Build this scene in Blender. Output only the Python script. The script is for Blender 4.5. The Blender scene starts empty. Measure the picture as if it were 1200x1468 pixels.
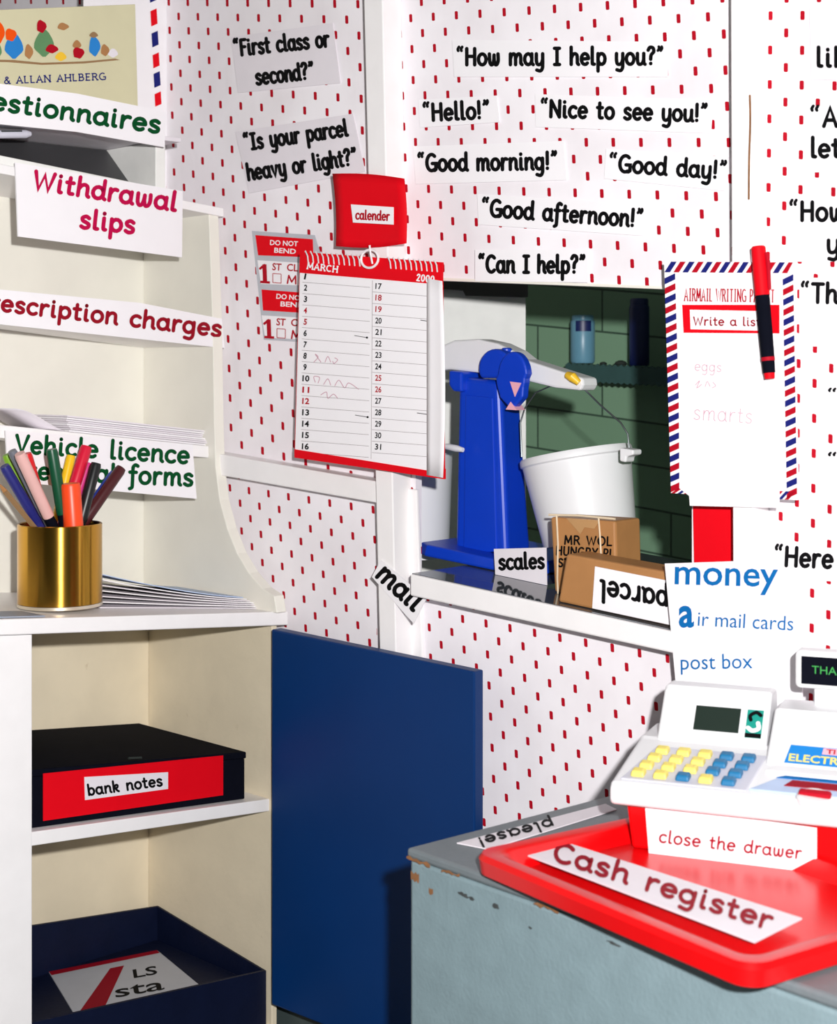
import bpy, bmesh, math, random
from mathutils import Vector as V
random.seed(4)
S = bpy.context.scene
COL = S.collection

# ------------------------------------------------------------------ camera, world, light, exposure
F, HOR, HC = 2250.0, 540.0, 0.93          # focal length in pixels, row of the horizon, lens height above the floor
cam_d = bpy.data.cameras.new('camera')
cam_d.sensor_width = 36.0
cam_d.lens = F / 1468.0 * 36.0
cam_d.shift_y = -(734.0 - HOR) / 1468.0
cam_d.clip_start = 0.05
cam_d.dof.use_dof = True
cam_d.dof.focus_distance = 1.92
cam_d.dof.aperture_fstop = 9.0
cam = bpy.data.objects.new('camera', cam_d)
cam.location = (0, 0, HC)
cam.rotation_euler = (math.pi / 2, 0, 0)
COL.objects.link(cam)
S.camera = cam

world = bpy.data.worlds.new('room_light')
S.world = world
world.use_nodes = True
_n, _l = world.node_tree.nodes, world.node_tree.links
_tc = _n.new('ShaderNodeTexCoord')           # the rest of the room: dim behind the photographer, paler at the sides
_sx = _n.new('ShaderNodeSeparateXYZ')
_mr = _n.new('ShaderNodeMapRange')
_mr.inputs['From Min'].default_value = -0.9
_mr.inputs['From Max'].default_value = 0.1
_mr.inputs['To Min'].default_value = 0.03
_mr.inputs['To Max'].default_value = 0.22
_l.new(_tc.outputs['Generated'], _sx.inputs[0])
_l.new(_sx.outputs['Y'], _mr.inputs['Value'])
_l.new(_mr.outputs['Result'], _n['Background'].inputs[1])
_n['Background'].inputs[0].default_value = (1.0, 0.97, 0.93, 1)

fl = bpy.data.lights.new('camera_flash', 'POINT')   # the flash on its bracket, right of and above the lens
fl.energy = 172.0
fl.shadow_soft_size = 0.018
fl.color = (1.0, 0.985, 0.98)
flo = bpy.data.objects.new('camera_flash', fl)
flo.location = (0.105, -0.06, HC + 0.12)
COL.objects.link(flo)

S.view_settings.view_transform = 'Standard'
S.view_settings.look = 'None'
S.view_settings.exposure = 0.0
S.view_settings.gamma = 1.0
S.view_settings.use_curve_mapping = False

# ------------------------------------------------------------------ materials
def lin(c):
    return tuple(((x / 255.0) / 12.92 if x / 255.0 <= 0.04045 else ((x / 255.0 + 0.055) / 1.055) ** 2.4) for x in c)

def mat(name, rgb, rough=0.55, metal=0.0, var=0.04, scale=30.0, bump=0.0, bscale=200.0, spec=0.5, coat=0.0):
    m = bpy.data.materials.new(name)
    m.use_nodes = True
    nt = m.node_tree
    b = nt.nodes['Principled BSDF']
    c = lin(rgb)
    tc = nt.nodes.new('ShaderNodeTexCoord')
    if var > 0:
        n = nt.nodes.new('ShaderNodeTexNoise')
        n.inputs['Scale'].default_value = scale
        n.inputs['Detail'].default_value = 4
        nt.links.new(tc.outputs['Object'], n.inputs['Vector'])
        r = nt.nodes.new('ShaderNodeValToRGB')
        r.color_ramp.elements[0].position = 0.3
        r.color_ramp.elements[1].position = 0.7
        r.color_ramp.elements[0].color = tuple(x * (1 - var) for x in c) + (1,)
        r.color_ramp.elements[1].color = tuple(min(1, x * (1 + var)) for x in c) + (1,)
        nt.links.new(n.outputs['Fac'], r.inputs['Fac'])
        nt.links.new(r.outputs['Color'], b.inputs['Base Color'])
    else:
        b.inputs['Base Color'].default_value = c + (1,)
    b.inputs['Roughness'].default_value = rough
    b.inputs['Metallic'].default_value = metal
    b.inputs['Specular IOR Level'].default_value = spec
    b.inputs['Coat Weight'].default_value = coat
    if bump > 0:
        n2 = nt.nodes.new('ShaderNodeTexNoise')
        n2.inputs['Scale'].default_value = bscale
        n2.inputs['Detail'].default_value = 3
        nt.links.new(tc.outputs['Object'], n2.inputs['Vector'])
        bp = nt.nodes.new('ShaderNodeBump')
        bp.inputs['Strength'].default_value = bump
        bp.inputs['Distance'].default_value = 0.002
        nt.links.new(n2.outputs['Fac'], bp.inputs['Height'])
        nt.links.new(bp.outputs['Normal'], b.inputs['Normal'])
    return m

def spots(m, rgb, scale, lo, hi, stretch=(1, 1, 1)):
    """stains and chips with a shape of their own, mixed over the base colour"""
    nt = m.node_tree
    b = nt.nodes['Principled BSDF']
    tc = nt.nodes.new('ShaderNodeTexCoord')
    mp = nt.nodes.new('ShaderNodeMapping')
    mp.inputs['Scale'].default_value = stretch
    n = nt.nodes.new('ShaderNodeTexNoise')
    n.inputs['Scale'].default_value = scale
    n.inputs['Detail'].default_value = 5
    r = nt.nodes.new('ShaderNodeValToRGB')
    r.color_ramp.elements[0].position = lo
    r.color_ramp.elements[1].position = hi
    mx = nt.nodes.new('ShaderNodeMix')
    mx.data_type = 'RGBA'
    nt.links.new(tc.outputs['Object'], mp.inputs['Vector'])
    nt.links.new(mp.outputs['Vector'], n.inputs['Vector'])
    nt.links.new(n.outputs['Fac'], r.inputs['Fac'])
    nt.links.new(r.outputs['Color'], mx.inputs['Factor'])
    old = b.inputs['Base Color'].links
    if old:
        nt.links.new(old[0].from_socket, mx.inputs['A'])
    else:
        mx.inputs['A'].default_value = b.inputs['Base Color'].default_value
    mx.inputs['B'].default_value = lin(rgb) + (1,)
    nt.links.new(mx.outputs['Result'], b.inputs['Base Color'])
    return m

def wallpaper_mat():
    m = bpy.data.materials.new('dash_wallpaper')
    m.use_nodes = True
    nt = m.node_tree
    N, L = nt.nodes, nt.links
    b = N['Principled BSDF']
    uv = N.new('ShaderNodeUVMap')
    sx = N.new('ShaderNodeSeparateXYZ')
    L.new(uv.outputs['UV'], sx.inputs[0])
    def mth(op, a, bb=None, c=None):
        n = N.new('ShaderNodeMath')
        n.operation = op
        for i, x in enumerate((a, bb, c)):
            if x is None: continue
            if isinstance(x, (int, float)): n.inputs[i].default_value = x
            else: L.new(x, n.inputs[i])
        return n.outputs[0]
    u, v = sx.outputs['X'], sx.outputs['Y']
    row = mth('ROUND', v)
    par = mth('MULTIPLY', mth('FLOORED_MODULO', row, 2.0), 0.5)
    uu = mth('SUBTRACT', u, par)
    du = mth('ABSOLUTE', mth('SUBTRACT', uu, mth('ROUND', uu)))
    dv = mth('ABSOLUTE', mth('SUBTRACT', v, row))
    # rounded bar: width .15 of a column, height .60 of a row
    ex = mth('MAXIMUM', mth('SUBTRACT', mth('MULTIPLY', du, 0.0372), 0.0009), 0.0)
    ey = mth('MAXIMUM', mth('SUBTRACT', mth('MULTIPLY', dv, 0.0198), 0.0036), 0.0)
    dd = mth('SQRT', mth('ADD', mth('MULTIPLY', ex, ex), mth('MULTIPLY', ey, ey)))
    msk = mth('LESS_THAN', dd, 0.0016)
    tc = N.new('ShaderNodeTexCoord')
    nz = N.new('ShaderNodeTexNoise')
    nz.inputs['Scale'].default_value = 9.0
    nz.inputs['Detail'].default_value = 6
    L.new(tc.outputs['Object'], nz.inputs['Vector'])
    rp = N.new('ShaderNodeValToRGB')
    rp.color_ramp.elements[0].position = 0.3
    rp.color_ramp.elements[1].position = 0.65
    rp.color_ramp.elements[0].color = lin((235, 229, 233)) + (1,)
    rp.color_ramp.elements[1].color = lin((247, 243, 247)) + (1,)
    L.new(nz.outputs['Fac'], rp.inputs['Fac'])
    mx = N.new('ShaderNodeMix')
    mx.data_type = 'RGBA'
    L.new(msk, mx.inputs['Factor'])
    L.new(rp.outputs['Color'], mx.inputs['A'])
    mx.inputs['B'].default_value = lin((176, 4, 30)) + (1,)
    L.new(mx.outputs['Result'], b.inputs['Base Color'])
    b.inputs['Roughness'].default_value = 0.7
    b.inputs['Specular IOR Level'].default_value = 0.15
    mp = N.new('ShaderNodeMapping')
    mp.inputs['Scale'].default_value = (14, 14, 1.5)
    n2 = N.new('ShaderNodeTexNoise')
    n2.inputs['Scale'].default_value = 1.6
    n2.inputs['Detail'].default_value = 3
    L.new(tc.outputs['Object'], mp.inputs['Vector'])
    L.new(mp.outputs['Vector'], n2.inputs['Vector'])
    bp = N.new('ShaderNodeBump')
    bp.inputs['Strength'].default_value = 0.25
    bp.inputs['Distance'].default_value = 0.004
    L.new(n2.outputs['Fac'], bp.inputs['Height'])
    L.new(bp.outputs['Normal'], b.inputs['Normal'])
    return m

def brick_mat():
    m = bpy.data.materials.new('green_painted_brick')
    m.use_nodes = True
    nt = m.node_tree
    N, L = nt.nodes, nt.links
    b = N['Principled BSDF']
    uv = N.new('ShaderNodeUVMap')
    bk = N.new('ShaderNodeTexBrick')
    bk.inputs['Color1'].default_value = lin((128, 164, 134)) + (1,)
    bk.inputs['Color2'].default_value = lin((118, 154, 124)) + (1,)
    bk.inputs['Mortar'].default_value = lin((58, 82, 66)) + (1,)
    bk.inputs['Scale'].default_value = 1.0
    bk.inputs['Mortar Size'].default_value = 0.0018
    bk.inputs['Brick Width'].default_value = 0.27
    bk.inputs['Row Height'].default_value = 0.072
    L.new(uv.outputs['UV'], bk.inputs['Vector'])
    L.new(bk.outputs['Color'], b.inputs['Base Color'])
    bp = N.new('ShaderNodeBump')
    bp.inputs['Strength'].default_value = 0.5
    bp.inputs['Distance'].default_value = 0.004
    bp.invert = True
    L.new(bk.outputs['Fac'], bp.inputs['Height'])
    L.new(bp.outputs['Normal'], b.inputs['Normal'])
    b.inputs['Roughness'].default_value = 0.6
    return m

M = dict(
    wallpaper=wallpaper_mat(), brick=brick_mat(),
    white_paint=mat('white_gloss_paint', (246, 243, 243), 0.4, var=0.02, bump=0.1, bscale=60),
    cream_paint=spots(mat('cream_paint', (234, 221, 194), 0.55, var=0.05, scale=14, bump=0.15, bscale=120), (176, 150, 112), 26, 0.72, 0.80),
    off_white=mat('off_white_paint', (236, 233, 222), 0.5, var=0.03, scale=12, bump=0.1, bscale=90),
    paper=mat('white_paper', (246, 243, 246), 0.75, var=0.01),
    grey_paper=mat('pale_lilac_paper', (232, 226, 232), 0.75, var=0.02),
    black_ink=mat('black_ink', (10, 10, 12), 0.6, var=0, spec=0.1),
    red_ink=mat('red_ink', (176, 12, 34), 0.6, var=0, spec=0.1),
    crimson_ink=mat('crimson_ink', (190, 8, 72), 0.6, var=0, spec=0.1),
    maroon_ink=mat('dark_red_ink', (150, 14, 34), 0.6, var=0, spec=0.1),
    green_ink=mat('dark_green_ink', (0, 74, 34), 0.6, var=0, spec=0.1),
    blue_ink=mat('mid_blue_ink', (14, 104, 172), 0.6, var=0, spec=0.1),
    navy_ink=mat('navy_ink', (28, 34, 112), 0.6, var=0, spec=0.1),
    orange_ink=mat('orange_ink', (240, 84, 14), 0.6, var=0, spec=0.1),
    faint_ink=mat('faint_pink_pencil', (206, 164, 178), 0.7, var=0),
    grey_ink=mat('grey_print', (150, 140, 142), 0.7, var=0),
    silver=mat('silver_grey_backing', (188, 190, 198), 0.45, var=0.03),
    red_card=mat('red_card', (226, 4, 24), 0.6, var=0.02, spec=0.12),
    red_plastic=mat('glossy_red_plastic', (222, 6, 12), 0.28, var=0.02, spec=0.4),
    blue_gloss=mat('dark_blue_paint', (0, 48, 104), 0.45, var=0.08, scale=5, bump=0.08, bscale=60, spec=0.25),
    black_box=mat('black_box_card', (12, 14, 25), 0.85, var=0.1, bump=0.1, spec=0.05),
    navy_box=mat('navy_box_card', (12, 20, 46), 0.5, var=0.1, bump=0.15, spec=0.2),
    brass=mat('polished_brass', (206, 156, 62), 0.13, metal=1.0, var=0.03, bump=0.03, bscale=40),
    brass_edge=mat('pale_rim_metal', (236, 226, 206), 0.3, metal=0.7, var=0.02),
    desk_grey=spots(spots(mat('grey_blue_paint', (126, 146, 152), 0.55, var=0.06, scale=40, bump=0.25, bscale=260), (72, 74, 76), 17, 0.735, 0.765, (1, 1, 2.0)), (140, 96, 58), 15, 0.745, 0.765),
    desk_top=spots(mat('worn_grey_top', (112, 120, 124), 0.5, var=0.06, scale=30, bump=0.2), (120, 92, 66), 14, 0.64, 0.68),
    chip=mat('bare_chipped_wood', (136, 92, 56), 0.8, var=0.25, scale=90),
    blue_plastic=mat('bright_blue_plastic', (8, 62, 196), 0.38, var=0.03),
    white_plastic=mat('white_plastic', (236, 236, 238), 0.38, var=0.01),
    grey_plastic=mat('pale_grey_plastic', (206, 206, 218), 0.45, var=0.02),
    pink=mat('pale_pink_sticker', (240, 176, 190), 0.6, var=0),
    yellow=mat('yellow_plastic', (244, 196, 44), 0.4, var=0),
    key_yellow=mat('pale_yellow_key', (240, 220, 110), 0.4, var=0),
    key_blue=mat('teal_blue_key', (16, 110, 158), 0.4, var=0),
    wire=mat('grey_wire', (110, 116, 116), 0.35, metal=0.8, var=0),
    white_wire=mat('white_coated_wire', (244, 240, 242), 0.4, var=0),
    laminate=mat('grey_glossy_laminate', (72, 78, 84), 0.05, var=0.06, scale=12),
    brown_card=mat('brown_cardboard', (176, 124, 74), 0.55, var=0.08, scale=18, bump=0.15, bscale=80),
    clear_tape=mat('shiny_tape', (190, 146, 98), 0.12, var=0.05, coat=0.6),
    pale_string=mat('pale_string', (226, 206, 176), 0.7, var=0.1),
    floor=mat('dark_green_grey_floor', (66, 78, 78), 0.6, var=0.12, scale=20),
    cover=mat('cream_book_cover', (214, 208, 172), 0.5, var=0.03, scale=20),
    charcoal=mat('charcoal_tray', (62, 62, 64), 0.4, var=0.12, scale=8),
    pale_wall=mat('pale_grey_wall', (240, 240, 236), 0.6, var=0.04),
    ledge=mat('dark_green_shelf', (52, 84, 82), 0.5, var=0.08),
    aqua=mat('pale_blue_can', (108, 160, 184), 0.35, var=0.03),
    navy_plastic=mat('navy_plastic', (22, 36, 92), 0.4, var=0.03),
    dark_lump=mat('dark_rubber', (36, 44, 40), 0.7, var=0.1),
    lcd=mat('dark_lcd', (36, 48, 42), 0.2, var=0.03),
    teal=mat('teal_sticker', (20, 146, 130), 0.4, var=0),
    sky_blue=mat('blue_sticker', (22, 128, 206), 0.4, var=0.02),
    led=mat('green_display_letters', (40, 150, 60), 0.5, var=0),
    leaflet_blue=mat('pale_blue_leaflet', (178, 196, 226), 0.5, var=0.1, scale=26),
    leaflet_grey=mat('grey_blue_leaflet', (150, 158, 172), 0.5, var=0.05),
    green_scribble=mat('soft_green_print', (92, 140, 92), 0.6, var=0.05),
    tan=mat('tan_print', (150, 116, 78), 0.6, var=0.05),
)
def pen_mat(n, c):
    return mat(n, c, 0.38, var=0.02)

_nt = M['brass'].node_tree
_tg = _nt.nodes.new('ShaderNodeTangent')
_tg.direction_type = 'RADIAL'; _tg.axis = 'Z'
_b = _nt.nodes['Principled BSDF']
_b.inputs['Anisotropic'].default_value = 0.85
_b.inputs['Roughness'].default_value = 0.22
_b.inputs['Anisotropic Rotation'].default_value = 0.25
_nt.links.new(_tg.outputs['Tangent'], _b.inputs['Tangent'])

# ------------------------------------------------------------------ geometry helpers
class MB:
    def __init__(s): s.v = []; s.f = []; s.m = []
    def add(s, pts, faces, mi=0):
        o = len(s.v)
        s.v += [tuple(p) for p in pts]
        for f in faces:
            s.f.append(tuple(i + o for i in f)); s.m.append(mi)
        return s
    def prism(s, front, back, mi=0):
        n = len(front)
        fs = [tuple(range(n)), tuple(range(2 * n - 1, n - 1, -1))]
        fs += [(i, n + i, n + (i + 1) % n, (i + 1) % n) for i in range(n)]
        return s.add(list(front) + list(back), fs, mi)
    def extr(s, front, vec, mi=0):
        v = V(vec)
        return s.prism([V(p) for p in front], [V(p) + v for p in front], mi)
    def box(s, tf, x0, x1, y0, y1, z0, z1, mi=0):
        a = [tf(x, y, z0) for x, y in ((x0, y0), (x1, y0), (x1, y1), (x0, y1))]
        b = [tf(x, y, z1) for x, y in ((x0, y0), (x1, y0), (x1, y1), (x0, y1))]
        return s.prism(a, b, mi)
    def tube(s, path, r, seg=8, mi=0):
        path = [V(p) for p in path]
        n = len(path)
        rr = r if isinstance(r, (list, tuple)) else [r] * n
        pts = []
        up = V((0.13, 0.29, 0.95))
        for i, p in enumerate(path):
            t = (path[min(i + 1, n - 1)] - path[max(i - 1, 0)])
            t = t.normalized() if t.length > 0 else V((0, 0, 1))
            u = up - t * up.dot(t)
            if u.length < 0.05: u = V((1, 0, 0)) - t * t.x
            u.normalize(); up = u
            w = t.cross(u)
            for k in range(seg):
                a = 2 * math.pi * k / seg
                pts.append(p + (u * math.cos(a) + w * math.sin(a)) * rr[i])
        fs = [tuple(range(seg - 1, -1, -1)), tuple(range((n - 1) * seg, n * seg))]
        for i in range(n - 1):
            for k in range(seg):
                fs.append((i * seg + k, i * seg + (k + 1) % seg, (i + 1) * seg + (k + 1) % seg, (i + 1) * seg + k))
        return s.add(pts, fs, mi)
    def lathe(s, prof, o, axis=(0, 0, 1), seg=40, mi=0, closed=False, ell=None):
        """prof: (radius, height) along axis from o; closed = profile is a loop"""
        ax = V(axis).normalized()
        u = V((1, 0, 0)) - ax * ax.x
        if u.length < 0.1: u = V((0, 1, 0)) - ax * ax.y
        u.normalize()
        w = ax.cross(u)
        pts = []
        for r, h in prof:
            for k in range(seg):
                a = 2 * math.pi * k / seg
                pts.append(V(o) + ax * h + (u * math.cos(a) + w * math.sin(a)) * r)
        fs = []
        n = len(prof)
        for i in range(n if closed else n - 1):
            j = (i + 1) % n
            for k in range(seg):
                fs.append((i * seg + k, i * seg + (k + 1) % seg, j * seg + (k + 1) % seg, j * seg + k))
        if not closed:
            fs.append(tuple(range(seg - 1, -1, -1)))
            fs.append(tuple(range((n - 1) * seg, n * seg)))
        return s.add(pts, fs, mi)

def put(name, mb, mats, parent=None, bevel=0.0, smooth=False, recalc=True, uv=None, seg=2):
    mats = mats if isinstance(mats, (list, tuple)) else [mats]
    vs = [V(p) for p in mb.v]
    lo = [min(p[i] for p in vs) for i in range(3)]
    hi = [max(p[i] for p in vs) for i in range(3)]
    c = V(((lo[0] + hi[0]) / 2, (lo[1] + hi[1]) / 2, lo[2]))
    me = bpy.data.meshes.new(name)
    me.from_pydata([p - c for p in vs], [], mb.f)
    for m_ in mats: me.materials.append(m_)
    for i, p in enumerate(me.polygons):
        p.material_index = mb.m[i]
        p.use_smooth = smooth
    if uv:
        l = me.uv_layers.new(name='UVMap')
        for p in me.polygons:
            for li, vi in zip(p.loop_indices, p.vertices):
                l.data[li].uv = uv[vi]
    if recalc:
        bm = bmesh.new(); bm.from_mesh(me)
        bmesh.ops.recalc_face_normals(bm, faces=bm.faces)
        bm.to_mesh(me); bm.free()
    if smooth:
        try: me.set_sharp_from_angle(angle=math.radians(38))
        except Exception: pass
    o = bpy.data.objects.new(name, me)
    o.location = c
    COL.objects.link(o)
    if bevel > 0:
        b = o.modifiers.new('bevel', 'BEVEL')
        b.width = bevel; b.segments = seg; b.limit_method = 'ANGLE'; b.angle_limit = math.radians(40)
    if parent is not None: o.parent = parent
    return o

PEND = []
def thing(name, label, cat, group=None):
    o = bpy.data.objects.new(name, None)
    o.empty_display_size = 0.02
    COL.objects.link(o)
    PEND.append(o)
    tag(o, label, cat, group)
    return o
def tag(o, label, cat, group=None):
    o['label'] = label; o['category'] = cat
    if group: o['group'] = group
    return o
def struct(o):
    o['kind'] = 'structure'
    return o
ABS = {}
def sub(name, mb, mats, parent, **k):
    """a sub-part: parent is a mesh part whose own location has to be taken off"""
    o = put(name, mb, mats, None, **k)
    w = parent.location.copy()
    o.parent = parent
    o.location = o.location - w
    return o

# ---- places on real planes, found along a line of sight
def ray(px, py): return V(((px - 600.0) / F, 1.0, -(py - HOR) / F))
EYE = V((0, 0, HC))
def hit(px, py, O, N):
    d = ray(px, py)
    return EYE + d * ((V(O) - EYE).dot(N) / d.dot(N))
TH = math.radians(40)
CW, SW = math.cos(TH), math.sin(TH)
WO = V((0, 2.0, 0)); WW = V((CW, -SW, 0)); WN = V((-SW, -CW, 0))
def W(s, off, z): return WO + WW * s + WN * off + V((0, 0, z))
def wall(off): return lambda px, py: hit(px, py, WO + WN * off, WN)
def st(px, py, off=0.0):
    p = hit(px, py, WO + WN * off, WN)
    return ((p - WO).dot(WW), p.z)
CE = V((-0.70711, -0.70711, 0)); CD = V((-0.70711, 0.70711, 0))
C0 = V(((397 - 600) / F * 2.12, 2.12, 0))
def Cb(t, dep, z): return C0 + CE * t + CD * dep + V((0, 0, z))
def cab(dep): return lambda px, py: hit(px, py, C0 + CD * dep, CD)
def ct(px, py, dep):
    p = hit(px, py, C0 + CD * dep, CD)
    return ((p - C0).dot(CE), p.z)
def cside(t): return lambda px, py: hit(px, py, C0 + CE * t, CE)
def level(z): return lambda px, py: hit(px, py, V((0, 0, z)), V((0, 0, 1)))
def lineof(px0, py0, px1, py1, dep):
    a, b = ct(px0, py0, dep), ct(px1, py1, dep)
    k = (b[1] - a[1]) / (b[0] - a[0])
    return lambda t: a[1] + k * (t - a[0])
def mix2(q, u, v):
    a = V(q[0]).lerp(V(q[1]), u); b = V(q[3]).lerp(V(q[2]), u)
    return a.lerp(b, v)

# ------------------------------------------------------------------ handwriting: rounded infant-school letters drawn as strokes
def arc(cx, cy, rx, ry, a0, a1, n=14):
    return [(cx + rx * math.cos(math.radians(a0 + (a1 - a0) * i / n)), cy + ry * math.sin(math.radians(a0 + (a1 - a0) * i / n))) for i in range(n + 1)]
def cr(pts, n=5):
    out = []
    P = [pts[0]] + list(pts) + [pts[-1]]
    for i in range(1, len(P) - 2):
        for k in range(n):
            t = k / n
            out.append(tuple(0.5 * (2 * P[i][j] + (P[i + 1][j] - P[i - 1][j]) * t + (2 * P[i - 1][j] - 5 * P[i][j] + 4 * P[i + 1][j] - P[i + 2][j]) * t * t + (3 * P[i][j] - P[i - 1][j] - 3 * P[i + 1][j] + P[i + 2][j]) * t ** 3) for j in (0, 1)))
    out.append(tuple(pts[-1]))
    return out
bowl = arc(.42, .5, .40, .5, 40, 400)
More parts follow.
